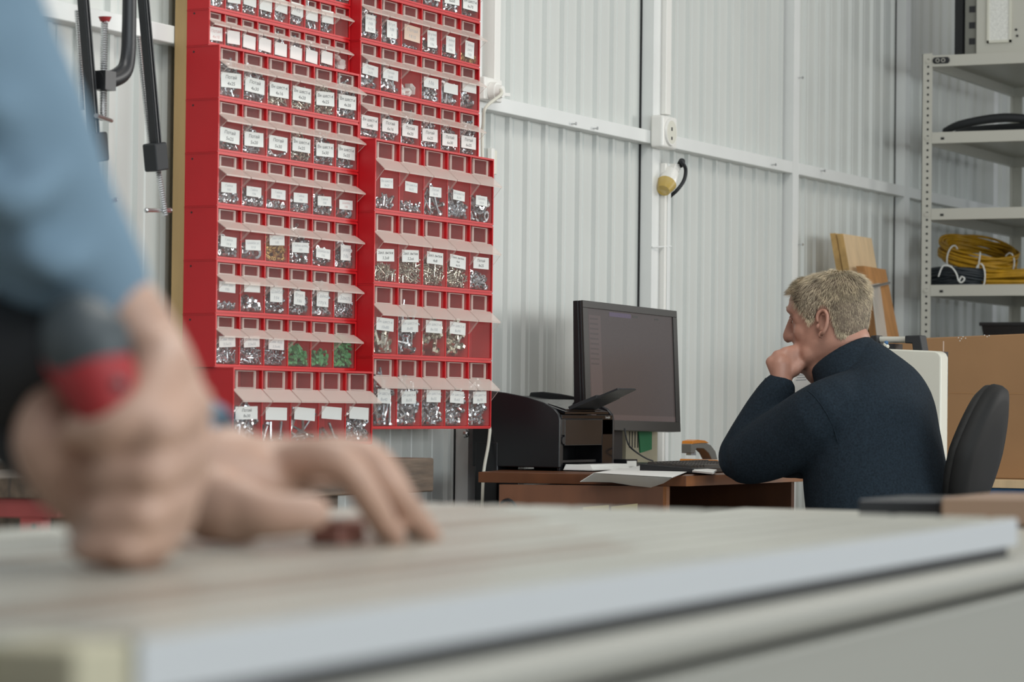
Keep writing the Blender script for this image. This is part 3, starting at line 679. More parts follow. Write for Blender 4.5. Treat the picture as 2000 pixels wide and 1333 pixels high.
# folder box, green card and cables behind and below the monitor
a = onD(1212, 905, .13); b = onD(1274, 905, .13)
w = MB(); w.box((a.x, -.145, DZ+.0005), (b.x, -.10, DZ+.115), 'beige_paper'); 
for k in range(4): q = a.x+.02+.018*k; w.box((q, -.1465, DZ+.05), (q+.004, -.145, DZ+.112), 'dark')
tag(w.build('folder_box', bevel=.001), 'beige cardboard folder box on the desk below the monitor', 'box')
a = onD(1252, 870, .15); b = onD(1271, 870, .15); w = MB(); n_ = 10
arc = [Vector((a.x, -.149, DZ+.036)), Vector((b.x+.01, -.149, DZ+.045)), Vector((b.x+.01, -.149, DZ+.125)), Vector((a.x-.02, -.149, DZ+.125))]
w.prism([p_ for p_ in arc], (0, .003, 0), 'green_paper'); tag(w.build('green_card'), 'green card stuck on the folder box below the monitor', 'card')
w = MB(); w.tube([onD(x, y, d) for x, y, d in ((1220, 838, .25), (1227, 868, .27), (1243, 884, .3), (1262, 896, .3), (1275, 901, .3))], .0022, 'rubber', 8, 5)
tag(w.build('monitor_cable', smooth=True), 'thin black cable running from the monitor down to the desk', 'cable')
# keyboard, stapler, papers, booklet, mouse pad
ka, kb, kc, kd = onZ(1262, 903, DZ+.012), onZ(1424, 909, DZ+.012), onZ(1415, 913, DZ+.012), onZ(1255, 910, DZ+.012)
kx = Vector((1, .06, 0)).normalized(); ky = Vector((-.06, 1, 0)).normalized()
K0 = onZ(1356, 910.2, DZ+.02); root = thing('keyboard', 'black computer keyboard on the desk between the papers and the man', 'keyboard', K0+kx*.2+ky*.06-Vector((0, 0, .02)))
w = MB(); kk = lambda a_, b_, z_: K0 + kx*a_ + ky*b_ + Vector((0, 0, z_-.02))
w.hexa([kk(0,0,.001), kk(.43,0,.001), kk(.43,.14,.001), kk(0,.14,.001)], [kk(0,0,.013), kk(.43,0,.013), kk(.43,.14,.022), kk(0,.14,.022)], 'black_plastic'); w.build('keyboard_base', root, bevel=.002)
for r_ in range(5):
    for c_ in range(17):
        if r_ == 0 and 4 <= c_ <= 8: continue
        w = MB(); x_ = .012+c_*.0239; y_ = .012+r_*.0235; z_ = .0135+r_*.0016
        w.hexa([kk(x_,y_,z_), kk(x_+.02,y_,z_), kk(x_+.02,y_+.0195,z_), kk(x_,y_+.0195,z_)], [kk(x_+.003,y_+.002,z_+.007), kk(x_+.017,y_+.002,z_+.007), kk(x_+.017,y_+.018,z_+.007), kk(x_+.003,y_+.018,z_+.007)], 'bezel'); w.build('key', root)
w = MB(); w.hexa([kk(.108,.012,.0135), kk(.224,.012,.0135), kk(.224,.031,.0135), kk(.108,.031,.0135)], [kk(.11,.014,.0205), kk(.222,.014,.0205), kk(.222,.029,.0205), kk(.11,.029,.0205)], 'bezel'); w.build('space_key', root)
# stapler standing behind the keyboard
S0 = onD(1378, 902, .22); w = MB(); w.box((S0.x-.10, S0.y-.03, DZ+.0004), (S0.x+.16, S0.y+.09, S0.z-.0004), 'dark'); tag(w.build('notebook', bevel=.002), 'dark closed notebook on the desk under the stapler', 'notebook')
root = thing('stapler', 'grey and orange stapler standing on a dark notebook behind the keyboard', 'stapler', S0)
def sp(x, y, off=0): return onD(x, y, -S0.y) + Vector((0, off, 0))
w = MB(); w.prism([sp(1351, 897), sp(1403, 899), sp(1403, 902), sp(1350, 902)], (0, .035, 0), 'orange_plastic'); w.build('stapler_base', root, bevel=.002, label='orange base of the stapler')
w = MB(); w.prism([sp(x, y, .002) for x, y in ((1352, 880), (1352, 868), (1362, 863), (1378, 864), (1390, 870), (1399, 882), (1403, 898), (1392, 898), (1386, 886), (1376, 877), (1362, 876), (1358, 886), (1352, 886))], (0, .03, 0), 'grey_plastic'); w.build('stapler_arm', root, bevel=.002)
w = MB(); w.prism([sp(x, y, .001) for x, y in ((1353, 868), (1354, 862), (1364, 859.5), (1378, 861), (1386, 866), (1372, 866), (1360, 867))], (0, .032, 0), 'orange_plastic'); w.build('stapler_cap', root, bevel=.001, label='orange cap of the stapler')
w = MB(); w.prism([sp(1356, 882, .01), sp(1366, 882, .01), sp(1366, 890, .01), sp(1356, 890, .01)], (0, .014, 0), 'steel'); w.build('steel_head', root)
# open sheets of paper at the front corner of the desk
def sheet(name, pts, label, cat, mt='paper', th=.0012):
    w = MB(); w.prism(pts, (0, 0, th), mt); return tag(w.build(name), label, cat)
sheet('paper_sheet', [onZ(1165, 924, DZ+.002), onZ(1262, 909, DZ+.002), onZ(1350, 920, DZ+.002), onZ(1305, 935, DZ+.002)], 'lower white sheet of paper lying on the front corner of the desk', 'paper')
w = MB(); A_ = onZ(1133, 941, DZ+.006); 
top = [onZ(1160, 925, DZ+.004), onZ(1273, 907.5, DZ+.006), onZ(1352, 919, DZ+.004), onZ(1312, 934, DZ+.004)]
e_ = [onS(1133, 942, FL_.x-.12), onS(1195, 943, FL_.x-.06), onS(1271, 953, FL_.x-.035), onS(1312, 935, FL_.x)]
rows = []
for j in range(7):
    t_ = j/6
    A = [top[0].lerp(top[1], t_), onZ(1150+ (1312-1150)*t_, 930+4*t_, DZ+.004), None]
    ed = onZ(1148+160*t_, 930+6*t_, DZ+.004)
    drop = catmull([[*p_] for p_ in e_], 2)
    rows.append([top[0].lerp(top[1], t_) if False else top[0].lerp(top[3], t_).lerp(top[1].lerp(top[2], t_), u_) for u_ in (1, .75, .5, .25, 0)] + [Vector(drop[j])])
V = [p_ for r in rows for p_ in r]; k_ = len(rows[0]); F = [(i*k_+j, i*k_+j+1, (i+1)*k_+j+1, (i+1)*k_+j) for i in range(6) for j in range(k_-1)]
V2 = [p_+Vector((0, 0, .0012)) for p_ in V]; nV = len(V)
rim = [i*k_ for i in range(7)] + [6*k_+j for j in range(1, k_)] + [i*k_+k_-1 for i in range(5, -1, -1)] + [j for j in range(k_-2, 0, -1)]
w.add(V+V2, F + [tuple(a_+nV for a_ in f) for f in F] + [(rim[i], rim[(i+1) % len(rim)], rim[(i+1) % len(rim)]+nV, rim[i]+nV) for i in range(len(rim))], 'paper')
tag(w.build('paper_sheet', smooth=True), 'white sheet of paper bent down over the front corner of the desk', 'paper')
root = thing('booklet', 'green and white booklet lying at the desk edge beside the bent papers', 'booklet', onZ(1365, 923, DZ+.001))
w = MB(); w.prism([onZ(1346, 922.8, DZ+.001), onZ(1358, 918, DZ+.001), onZ(1398, 921, DZ+.001), onZ(1390, 926.5, DZ+.001)], (0, 0, .006), 'green_paper'); w.build('cover', root)
w = MB(); w.prism([onZ(1352, 923, DZ+.0072), onZ(1362, 917.5, DZ+.0072), onZ(1400, 921, DZ+.0072), onZ(1392, 927, DZ+.0072)], (0, 0, .004), 'paper'); w.build('pages', root)
w = MB(); w.box(prt(PW+.03, -.02, .0005), prt(PW+.10, .03, .025), 'black_plastic'); w.box(prt(PW+.032, -.022, .006), prt(PW+.09, -.0201, .021), 'paper'); tag(w.build('card_box', bevel=.001), 'small black box with a white face right of the printer', 'box')
w = MB(); w.prism([onZ(1395, 912, DZ+.001), onZ(1440, 913, DZ+.001), onZ(1440, 921, DZ+.001), onZ(1385, 917, DZ+.001)], (0, 0, .004), 'dark'); w.box((0,0,0),(0,0,0),'dark') if False else None
tag(w.build('clipboard'), 'dark clipboard lying under the elbow at the desk edge', 'clipboard')
# ------------------------------------------------------------------ the seated man (faces the wall, +y; his left side is -x)
MS = 1.36                                         # the plane that halves his body
def M_(x, y, ds=0): return onS(x, y, MS+ds)
HCn = M_(1620, 624)                               # middle of the head
pit = math.radians(9)
HF = Vector((-.05, math.cos(pit), -math.sin(pit))).normalized(); HU = Vector((0, math.sin(pit), math.cos(pit))); HR = HF.cross(HU).normalized(); HU = HR.cross(HF).normalized()
# profile of the head: height, front, back, half width, roundness
LV = [(-.126, .060, -.005, .022), (-.119, .082, -.030, .042), (-.104, .091, -.050, .054), (-.084, .0915, -.062, .063), (-.060, .093, -.070, .069), (-.038, .092, -.076, .071), (-.015, .089, -.084, .072),
      (.010, .086, -.089, .073), (.030, .090, -.093, .0745), (.047, .090, -.094, .0755), (.063, .086, -.094, .0745), (.077, .076, -.088, .069), (.088, .058, -.073, .056), (.095, .036, -.052, .038), (.099, .012, -.028, .018)]
def lvl(z):
    z = max(LV[0][0], min(LV[-1][0], z))
    for a, b in zip(LV, LV[1:]):
        if z <= b[0]:
            t = (z-a[0])/(b[0]-a[0]); return [p+(q-p)*t for p, q in zip(a, b)]
def hp_(z, ang, off=0):                            # point on the head; ang 0 = front, pi/2 = his left
    _, f, b, w_ = lvl(z); mid, half = (f+b)/2, (f-b)/2
    c, s_ = math.cos(ang), math.sin(ang); e = .86
    x = mid + (half+off)*math.copysign(abs(c)**e, c); y = (w_+off)*math.copysign(abs(s_)**e, s_)
    if c > 0 and z < .02: y *= 1 - .14*c*c*min(1, (.02-z)/.06)
    return HCn + HF*x - HR*y + HU*(z)
def hl(f, l, z): return HCn + HF*f - HR*l + HU*z   # head frame: forward, to his left, up
root = thing('person', 'grey-haired man in a dark navy sweater seated at the desk, fist held to his mouth', 'person', Vector((MS, -.98, 0)))
b = MB(); NA = 36
b.loft([[hp_(z, 2*math.pi*j/NA) for j in range(NA)] for z, *_ in LV], 'skin_face')
# nose, brow, cheeks, lips, chin, ears' roots
b.tube([hl(.084, 0, .024), hl(.096, 0, .004), hl(.108, 0, -.022)], [.009, .010, .0125], 'skin_face', 12, 3); b.ball(hl(.107, 0, -.027), .0135, 'skin_face', 12)
for q in (-1, 1):
    b.ball(hl(.096, q*.012, -.030), .0095, 'skin_face', 10)
    b.tube([hl(.086, q*.010, .031), hl(.084, q*.034, .036), hl(.068, q*.056, .028)], [.0085, .009, .008], 'skin_face', 10, 3)
    b.ball(hl(.054, q*.040, -.022), (.026, .026, .028), 'skin_face', 14); b.ball(hl(.069, q*.031, .011), .0142, 'skin_face', 12); b.ball(hl(.055, q*.047, .012), (.020, .018, .022), 'skin_face', 12)
    b.ball(hl(.046, q*.044, -.075), (.024, .024, .030), 'skin_face', 14)
b.tube([hl(.085, .022, -.058), hl(.0935, 0, -.054), hl(.085, -.022, -.058)], .0065, 'skin_face', 10, 3)
b.tube([hl(.084, .020, -.069), hl(.092, 0, -.068), hl(.084, -.020, -.069)], .007, 'skin_face', 10, 3)
b.ball(hl(.078, 0, -.102), (.018, .022, .018), 'skin_face', 12)
# jowls and the roll of the neck
nb = M_(1647, 704); nt = hl(-.030, 0, -.065)
b.tube([hl(-.012, 0, -.03), nt, nt.lerp(nb, .5), nb, M_(1668, 752)], [.062, .062, .061, .060, .062], 'skin_face', 24, 3, ref=(1, 0, 0))
b.tube([hl(.05, 0, -.105), hl(.01, 0, -.115), nb+Vector((0, .05, -.01))], [.036, .048, .058], 'skin_face', 18, 3)
# trunk and limbs under the clothes (one body)
SH = M_(1690, 770)                                 # between the shoulders
hips = M_(1715, 1035); hips.z = HC-.44
b.tube([M_(1697, 815), M_(1702, 850), M_(1712, 930), hips], [.13, .16, .165, .16], 'skin_face', 24, 4, ref=(1, 0, 0), flat=[.62, .62, .70, .8])
LS, RS = SH+Vector((-.192, .025, -.045)), SH+Vector((.192, .025, -.045))
LE = onS(1452, 898, 1.235); LE.z = max(LE.z, DZ+.045)
LW = onS(1527, 748, 1.275)
RE = Vector((MS+.20, LE.y-.01, DZ+.052)); RW = Vector((MS+.095, LE.y-.0, DZ+.036))
for S_, E_, W_ in ((LS, LE, LW), (RS, RE, RW)):
    b.tube([S_.lerp(E_, .08), S_.lerp(E_, .5)+Vector((0, 0, -.01)), E_], [.058, .050, .042], 'skin_face', 16, 3)
    b.tube([E_, E_.lerp(W_, .35), W_], [.040, .041, .029], 'skin_face', 16, 3)
for q in (-1, 1):
    kn = hips+Vector((q*.15, .40, .0)); an = Vector((kn.x, kn.y-.02, .09))
    b.tube([hips+Vector((q*.09, 0, 0)), kn], [.085, .06], 'skin_face', 16); b.tube([kn, kn.lerp(an, .4), an], [.058, .055, .036], 'skin_face', 16)
    b.tube([an+Vector((0, -.04, -.045)), an+Vector((0, .16, -.055))], [.036, .03], 'skin_face', 12)
# left fist against the mouth: palm, four bent fingers, thumb
def fp(x, y, s_): return onS(x, y, s_)
kn4 = [fp(1550, 686, 1.305), fp(1535, 687, 1.290), fp(1519, 693, 1.278), fp(1506, 705, 1.268)]        # knuckles, first finger to little finger
b.tube([LW, LW.lerp(fp(1526, 722, 1.283), .6), fp(1527, 712, 1.284)], [.030, .033, .036], 'skin_face', 16, 3, ref=(1, 0, 0), flat=.72)
palm = [LW.lerp(k, .45) for k in kn4]
for k, p_ in zip(kn4, palm): b.tube([LW+(p_-LW)*.5, p_, k], [.015, .0165, .0150], 'skin_face', 12, 2)
ln = [(.040, .026, .020), (.043, .028, .021), (.040, .026, .020), (.032, .021, .018)]
for i, (k, l3) in enumerate(zip(kn4, ln)):
    d1 = Vector((.62, -.38, .22-.06*i)).normalized(); d2 = Vector((.25, -.78, -.55)).normalized(); d3 = Vector((-.45, -.25, -.75)).normalized()
    a1 = k + d1*l3[0]; a2 = a1 + d2*l3[1]; a3 = a2 + d3*l3[2]; r_ = (.0112, .0114, .0108, .0096)[i]
    b.tube([k, a1], [r_*1.12, r_*.98], 'skin_face', 10); b.tube([a1, a2], [r_, r_*.92], 'skin_face', 10); b.tube([a2, a3], [r_*.93, r_*.82], 'skin_face', 10)
th0 = LW.lerp(kn4[0], .35)+Vector((.012, -.012, 0)); b.tube([th0, fp(1560, 716, 1.30), fp(1568, 700, 1.325), fp(1566, 690, 1.345)], [.016, .0145, .0125, .0105], 'skin_face', 12, 3)
# right hand lying on the desk on the far side
dR = (RW-RE).normalized()
b.tube([RW, RW+dR*.085], [.030, .040], 'skin_face', 14, ref=(1, 0, 0), flat=.42)
for i in range(4):
    k = RW + dR*(.085-.004*abs(i-1)) + Vector((-.030+.0195*i, 0, .002)); l_ = (.075, .083, .077, .060)[i]
    b.tube([k-dR*.03, k, k+dR*l_*.5+Vector((0, 0, -.004)), k+dR*l_+Vector((0, 0, -.022))], [.012, .0105, .0095, .0075], 'skin_face', 10, 2)
b.tube([RW+dR*.02+Vector((-.025, 0, 0)), RW+dR*.06+Vector((-.052, 0, -.008)), RW+dR*.095+Vector((-.058, 0, -.016))], [.015, .012, .009], 'skin_face', 10, 2)
body = b.build('body', root); fuse(body, .0042, 9, .5)
# ears, eyes
for q in (-1, 1):
    e = MB(); c = hl(-.006, q*.078, -.011); fx, ux_, lx = HF, (HU+HF*-.18).normalized(), -HR*q
    pts = []
    for k in range(15):
        a = math.radians(-125+k*(365-60)/14); rr = .031 if True else 0
        x_ = -.0165*math.cos(a)*1.0 if False else None
    EK = .86; out = [(-.003, -.034), (-.010, -.030), (-.016, -.018), (-.0195, -.002), (-.0195, .014), (-.014, .026), (-.003, .031), (.008, .027), (.0125, .016), (.011, .004)]; out = [(a_*EK, b_*EK) for a_, b_ in out]
    e.tube([c + fx*x_ + ux_*z_ + lx*(.004 + (.012 if x_ < -.008 else .004)) for x_, z_ in out], [.0048, .0046, .0042, .004, .004, .004, .0042, .0042, .004, .003], 'skin_face', 8, 3)
    e.tube([c + fx*x_ + ux_*z_ + lx*.005 for x_, z_ in ((-.010, -.012), (-.0125, .002), (-.010, .014), (-.002, .018))], .0032, 'skin_face', 8, 3)
    e.ball(c+fx*.001+ux_*-.029+lx*.003, (.008, .0065, .009), 'skin_face', 10, (fx, lx, ux_)); e.ball(c+fx*.010+ux_*-.008+lx*.003, (.0045, .004, .007), 'skin_face', 10, (fx, lx, ux_))
    e.loft([[c + fx*(-.003+r_*.0135*math.cos(2*math.pi*j/14)) + ux_*(-.002+r_*.0245*math.sin(2*math.pi*j/14)) + lx*(.001+dz) for j in range(14)] for r_, dz in ((.5, -.004), (1, -.004), (1.02, .004), (.5, -.001))], 'skin_face')
    e.build('ear', root, smooth=True, auto=False)
    e = MB(); c = hl(.0735, q*.030, .011); e.ball(c, .0115, 'eye_white', 14); e.ball(c+HF*.0065-HR*q*.001, .0062, 'eye_dark', 10); e.build('eye', root, smooth=True, auto=False)
    e = MB(); c = hl(.0735, q*.030, .011)
    for sg in (1, -1): e.tube([c + HF*.0105 - HR*q*-.010 + HU*sg*.002, c + HF*.0122 + HU*sg*.0062, c + HF*.006 - HR*q*.0115 + HU*sg*.001], [.0022, .0028, .002], 'skin_face' if sg > 0 else 'skin_face', 8, 4)
    e.build('eyelid', root, smooth=True)
    e = MB(); e.tube([hl(.0925, q*.012, .035), hl(.089, q*.032, .0415), hl(.075, q*.050, .035)], [.0022, .0030, .0018], 'hair', 8, 3); e.build('eyebrow', root, smooth=True)
# hair: a short cap with thousands of strands combed from the crown
def hairline(ang):                                 # lowest height of the hair for a direction
    a = abs(((ang + math.pi) % (2*math.pi)) - math.pi)/math.pi*180
    T = [(0, .074), (30, .072), (48, .060), (60, .030), (70, .006), (76, -.012), (84, -.002), (90, .030), (100, .030), (106, -.012), (116, -.046), (140, -.060), (180, -.066)]
    for (a0, h0), (a1, h1) in zip(T, T[1:]):
        if a <= a1: return h0 + (h1-h0)*(a-a0)/(a1-a0)
    return T[-1][1]
h = MB(); NB_ = 60; rings = []
for k in range(13):
    ring = []
    for j in range(NB_):
        a = 2*math.pi*j/NB_; lo = hairline(a); z = lo + (.0985-lo)*(k/12)**.9
        ring.append(hp_(z, a, .0022 if k == 0 else .0065+.003*min(1, k/5)) + HU*(.007*max(0, (z-.065)/.04)))
    rings.append(ring)
h.loft(rings, 'hair_base', closed=False); V_ = [hl(-.008, 0, .1075)]
h.add([*rings[-1], V_[0]], [(j, (j+1) % NB_, NB_) for j in range(NB_)], 'hair_base')
nst = 0; ctr = hl(-.02, 0, .0); crown = hl(-.045, 0, .101)
while nst < 15000:
    a = random.uniform(0, 2*math.pi); lo = hairline(a); z = (random.uniform(-.066, .0988) if nst % 5 else random.uniform(.086, .0988))
    if z < lo + random.uniform(-.003, .006): continue
    _, f_, bk, w_ = lvl(z)
    if nst % 5 and random.random() > (w_+.02)/.095: continue
    p0 = hp_(z, a, .004) + HU*(.008*max(0, (z-.065)/.04)); nrm = (p0-ctr).normalized()
    away = (p0-crown); away = away - nrm*away.dot(nrm); away = away.normalized() if away.length > 1e-5 else HF
    flow = (away + HU*-.15).normalized()
    fr_ = (p0-HCn).dot(HF)
    top = max(0, min(1, (z-.03)/.055))
    if fr_ > .03 and z > .05: flow = (flow*.6 + HF*.25 - HR*.5 + HU*.2).normalized()
    L_ = .012 + .012*top*(.6 if fr_ > .05 else 1) + random.uniform(-.003, .005); lift = .42 + .5*top*random.random()
    jit = Vector((random.gauss(0, .16), random.gauss(0, .16), random.gauss(0, .16)))
    d0 = (nrm*lift + flow + jit).normalized(); d1 = (flow*1.1 + nrm*lift*.35 + jit + HU*-.12).normalized()
    p1 = p0 + d0*L_*.5; p2 = p1 + d1*L_*.5; sd_ = d0.cross(nrm); sd_ = sd_.normalized()*.0005 if sd_.length > 1e-4 else HR*.0005
    q_ = nrm*.0003
    h.add([p0-sd_, p0+sd_, p0+q_, p1-sd_*.8, p1+sd_*.8, p1+q_, p2], [(0, 1, 4, 3), (1, 2, 5, 4), (2, 0, 3, 5), (3, 4, 6), (4, 5, 6), (5, 3, 6)], 'hair'); nst += 1
h.build('hair', root)
# sweater
w = MB()
tor = [(M_(1664, 712), .080, .98), (M_(1683, 735), .118, .80), (M_(1697, 765), .192, .62), (M_(1706, 800), .222, .60), (M_(1706, 850), .232, .63), (M_(1708, 905), .236, .66), (M_(1714, 960), .236, .68), (M_(1722, 1020), .232, .70)]
tor.append((Vector((MS, tor[-1][0].y-.005, HC-.40)), .222, .72))
w.tube([p_ for p_, _, _ in tor], [r_ for _, r_, _ in tor], 'sweater', 36, 3, ref=(1, 0, 0), flat=[f_ for _, _, f_ in tor])
w.tube([M_(1694, 706), M_(1735, 748), M_(1765, 800), M_(1772, 855)], [.072, .090, .10, .09], 'sweater', 20, 3, ref=(1, 0, 0), flat=.6)     # rounded back
for S_, E_, W_, q in ((LS, LE, LW, -1), (RS, RE, RW, 1)):
    m1 = S_.lerp(E_, .35); m2 = S_.lerp(E_, .72)
    w.tube([S_+Vector((-q*.085, -.03, .035)), S_+Vector((0, .0, .0)), m1+Vector((0, -.006, -.008)), m2+Vector((0, 0, -.012)), E_+Vector((0, .0, -.004)), E_+Vector((0, .022, -.006))], [.070, .080, .082, .074, .062, .048], 'sweater', 22, 4, ref=(1, 0, 0), flat=[.9, .95, 1, 1, 1, 1])
    dW = (W_-E_).normalized(); Wc = W_ - dW*.012
    w.tube([E_+Vector((0, .012, -.004)), E_.lerp(Wc, .25), E_.lerp(Wc, .6), E_.lerp(Wc, .86), Wc], [.054, .059, .054, .047, .041], 'sweater', 20, 4, ref=(1, 0, 0))
    for k_, (t0, tw) in enumerate(((.10, .3), (.3, -.25), (.46, .2))):       # folds of cloth round the elbow
        c_ = E_.lerp(Wc, t0+.08); w.tube([c_+Vector((-.048*-q*-1, .02, -.01)), c_+Vector((0, .05-.02*k_, .012)), c_+Vector((.045, .02, .03))], [.010, .014, .009], 'sweater', 10, 3)
sw = w.build('sweater', root); fuse(sw, .0065, 6, .5)
w = MB(); ring_ = []
thr, nap = M_(1600, 742), M_(1703, 672)
cz = (thr+nap)/2; cy_ = (nap-thr).normalized(); HLc = (nap-thr).length/2; cx_ = Vector((1, 0, 0)); up_ = cx_.cross(cy_).normalized()
if up_.z < 0: up_ = -up_
R0 = lambda r1, r2, off: [cz + up_*off + cx_*r1*math.cos(2*math.pi*j/32) + cy_*(HLc+r2)*math.sin(2*math.pi*j/32) for j in range(32)]
w.loft([R0(.126, .024, -.070), R0(.114, .018, -.040), R0(.104, .010, -.012), R0(.092, .004, .014), R0(.088, .001, .019), R0(.084, -.002, .016), R0(.088, .0, -.015)], 'sweater', closed=False); w.build('collar', root, smooth=True, auto=False)
for E_, W_ in ((LE, LW), (RE, RW)):
    w = MB(); dW = (W_-E_).normalized(); Wc = W_-dW*.012
    x_, y_, _ = frame(dW); rg = lambda r_, o_: [Wc+dW*o_+(x_*math.cos(2*math.pi*j/24)+y_*math.sin(2*math.pi*j/24))*r_ for j in range(24)]
    w.loft([rg(.041, -.055), rg(.0425, -.05), rg(.041, -.02), rg(.040, .004), rg(.036, .006), rg(.033, -.01)], 'sweater', closed=False); w.build('cuff', root, smooth=True, auto=False)
w = MB(); sp_ = []
bpy.context.view_layer.update()
for x, y in ((1578, 764), (1590, 774), (1606, 794), (1620, 818), (1630, 842), (1637, 866)):
    o_ = origin(sw); ok, loc_, nr_, _ = sw.ray_cast(CAM-o_, ray(x, y).normalized())
    if ok: sp_.append(loc_+o_+nr_*.0006)
if len(sp_) > 2: w.tube(sp_, .0013, 'sweater', 6, 4); w.build('shoulder_seam', root, smooth=True)
w = MB()
for q in (-1, 1):
    kn = hips+Vector((q*.15, .40, .0)); an = Vector((kn.x, kn.y-.02, .10))
    w.tube([hips+Vector((q*.08, -.06, .0)), hips+Vector((q*.10, .1, 0)), kn], [.11, .105, .08], 'trousers', 20, 3); w.tube([kn, kn.lerp(an, .5), an], [.08, .072, .062], 'trousers', 20, 3)
w.tube([hips+Vector((0, -.02, -.06)), hips+Vector((0, -.02, .10))], [.17, .19], 'trousers', 24, ref=(1, 0, 0), flat=.75)
tr = w.build('trousers', root); fuse(tr, .009, 4)
for q in (-1, 1):
    kn = hips+Vector((q*.15, .40, .0)); w = MB(); y0 = kn.y-.02
    w.tube([(kn.x, y0-.06, .045), (kn.x, y0+.05, .05), (kn.x, y0+.19, .035)], [.045, .046, .034], 'rubber', 16, 3, ref=(1, 0, 0), flat=.95); w.build('shoe', root, smooth=True, auto=False)

# ------------------------------------------------------------------ his chair
seat_z = hips.z - .10
cxm = MS+.03
root = thing('office_chair', 'dark office chair with a leaf-shaped backrest behind the seated man', 'chair', Vector((cxm, hips.y, 0)))
w = MB(); prof = [(-.24, .0), (.24, .0), (.25, .03), (.22, .06), (-.22, .06), (-.25, .03)]
sr = lambda k_, z_: [Vector((cxm+.25*k_*math.copysign(abs(math.cos(a))**.6, math.cos(a)), hips.y+.05+.25*k_*math.copysign(abs(math.sin(a))**.6, math.sin(a)), seat_z+z_)) for a in [2*math.pi*j/32 for j in range(32)]]
w.loft([sr(.85, -.055), sr(.98, -.05), sr(1, -.03), sr(.98, -.008), sr(.85, 0)], 'chair_cloth'); w.build('seat', root, smooth=True)
# backrest: leaf outline, reclined, with rim
xm = 1.372
tb, bb = onS(1948, 752, xm), onS(1886, 985, xm)
rz = (tb-bb); RH = rz.length; rz.normalize(); rxx = Vector((1, 0, 0)); rn = rz.cross(rxx).normalized()       # normal
if rn.y < 0: rn = -rn                                                                                      # towards his back
out = []
for j in range(48):
    a = 2*math.pi*j/48; v = math.sin(a); u_ = math.cos(a)
    vv = .5+.56*v if False else (.44+.56*v if v > 0 else .44+.56*v)
    hw = .130*abs(u_)**.75*math.copysign(1, u_)*(1.0-.30*max(0, v))
    out.append((hw, vv*RH*1.0))
def bk(k_, off): return [bb + rz*(.44*RH+(b_-.44*RH)*k_) + rxx*(a_*k_) + rn*(off - .9*(a_*k_)**2*0 + .35*(a_*k_)**2) for a_, b_ in out]
w = MB(); w.loft([bk(.5, .038), bk(.85, .034), bk(.96, .022), bk(.985, .008)], 'chair_cloth'); w.build('backrest', root, smooth=True, auto=False)
w = MB(); w.loft([bk(.97, .012), bk(1.0, .008), bk(1.005, -.006), bk(.97, -.02), bk(.8, -.028), bk(.4, -.03)], 'chair_rim'); w.build('back_shell', root, smooth=True, auto=False)
w = MB(); w.tube([bb+rz*.02-rn*.035, bb+rz*-.05-rn*.05, Vector((cxm, hips.y-.18, seat_z-.07)), Vector((cxm, hips.y+.02, seat_z-.07))], [.022, .022, .02, .02], 'rubber', 12, 4, flat=.5); w.build('back_bracket', root, smooth=True)
w = MB(); w.cyl((cxm, hips.y+.04, .10), (cxm, hips.y+.04, seat_z-.055), .026, 'dark_steel'); w.build('gas_post', root, smooth=True)
for k in range(5):
    a = 2*math.pi*k/5+.3; w = MB(); d_ = Vector((math.cos(a), math.sin(a), 0)); c_ = Vector((cxm, hips.y+.04, .11))
    w.tube([c_, c_+d_*.15, c_+d_*.29+Vector((0, 0, -.035))], [.026, .022, .016], 'rubber', 10); lg = w.build('base_arm', root, smooth=True)
    w = MB(); e_ = c_+d_*.29; s2 = Vector((-d_.y, d_.x, 0)); e_.z = .026
    for q in (-1, 1): w.cyl(e_+s2*q*.006, e_+s2*q*.022, .026, 'rubber', 16)
    w.cyl(e_, e_+Vector((0, 0, .045)), .006, 'dark_steel', 8); w.build('caster', lg, smooth=True)
# ------------------------------------------------------------------ metal shelving that stands out from the wall
SX, SD = 4.42, .10
p0 = onS(1796, 115, SX); SD = -onS(1800, 300, SX).y
zt = [onS(1815, y, SX).z for y in (109, 259, 408, 557, 706, 856)]
DEP = onD(1979, 190, SD).x - SX
WL = 1.25
root = thing('metal_shelving', 'pale grey metal shelving with perforated posts, standing out from the wall at right', 'shelving', Vector((SX+DEP/2, -(SD+WL/2), 0)))
def post(s_, d_, sx_, sd_):                        # slotted angle
    w = MB(); zt_ = zt[0]+.008
    w.box((s_, -d_-(.034 if sd_ > 0 else 0), 0), (s_+.002*sx_ if sx_ > 0 else s_, -d_+(0 if sd_ > 0 else .034), zt_), 'shelf_paint') if False else None
    a0, a1 = sorted((s_, s_+.0022*sx_)); b0, b1 = sorted((-d_, -d_-.036*sd_)); w.box((a0, b0, 0), (a1, b1, zt_), 'shelf_paint')
    a0, a1 = sorted((s_, s_+.036*sx_)); b0, b1 = sorted((-d_, -d_-.0022*sd_)); w.box((a0, b0, 0), (a1, b1, zt_), 'shelf_paint')
    n_ = int((zt_-.6)/.0238)
    for k in range(n_):
        z_ = zt_-.022-.0238*k
        w.cyl((s_-.0004 if sx_ > 0 else s_+.0004, -d_-.021*sd_, z_), (s_+.001*sx_, -d_-.021*sd_, z_), .0042, 'dark', 8)
        w.cyl((s_+.021*sx_, -d_+.0004*sd_, z_), (s_+.021*sx_, -d_-.001*sd_, z_), .0042, 'dark', 8)
    return w.build('post', root)
post(SX, SD, 1, 1); post(SX+DEP, SD, -1, 1); post(SX, SD+WL, 1, -1); post(SX+DEP, SD+WL, -1, -1)
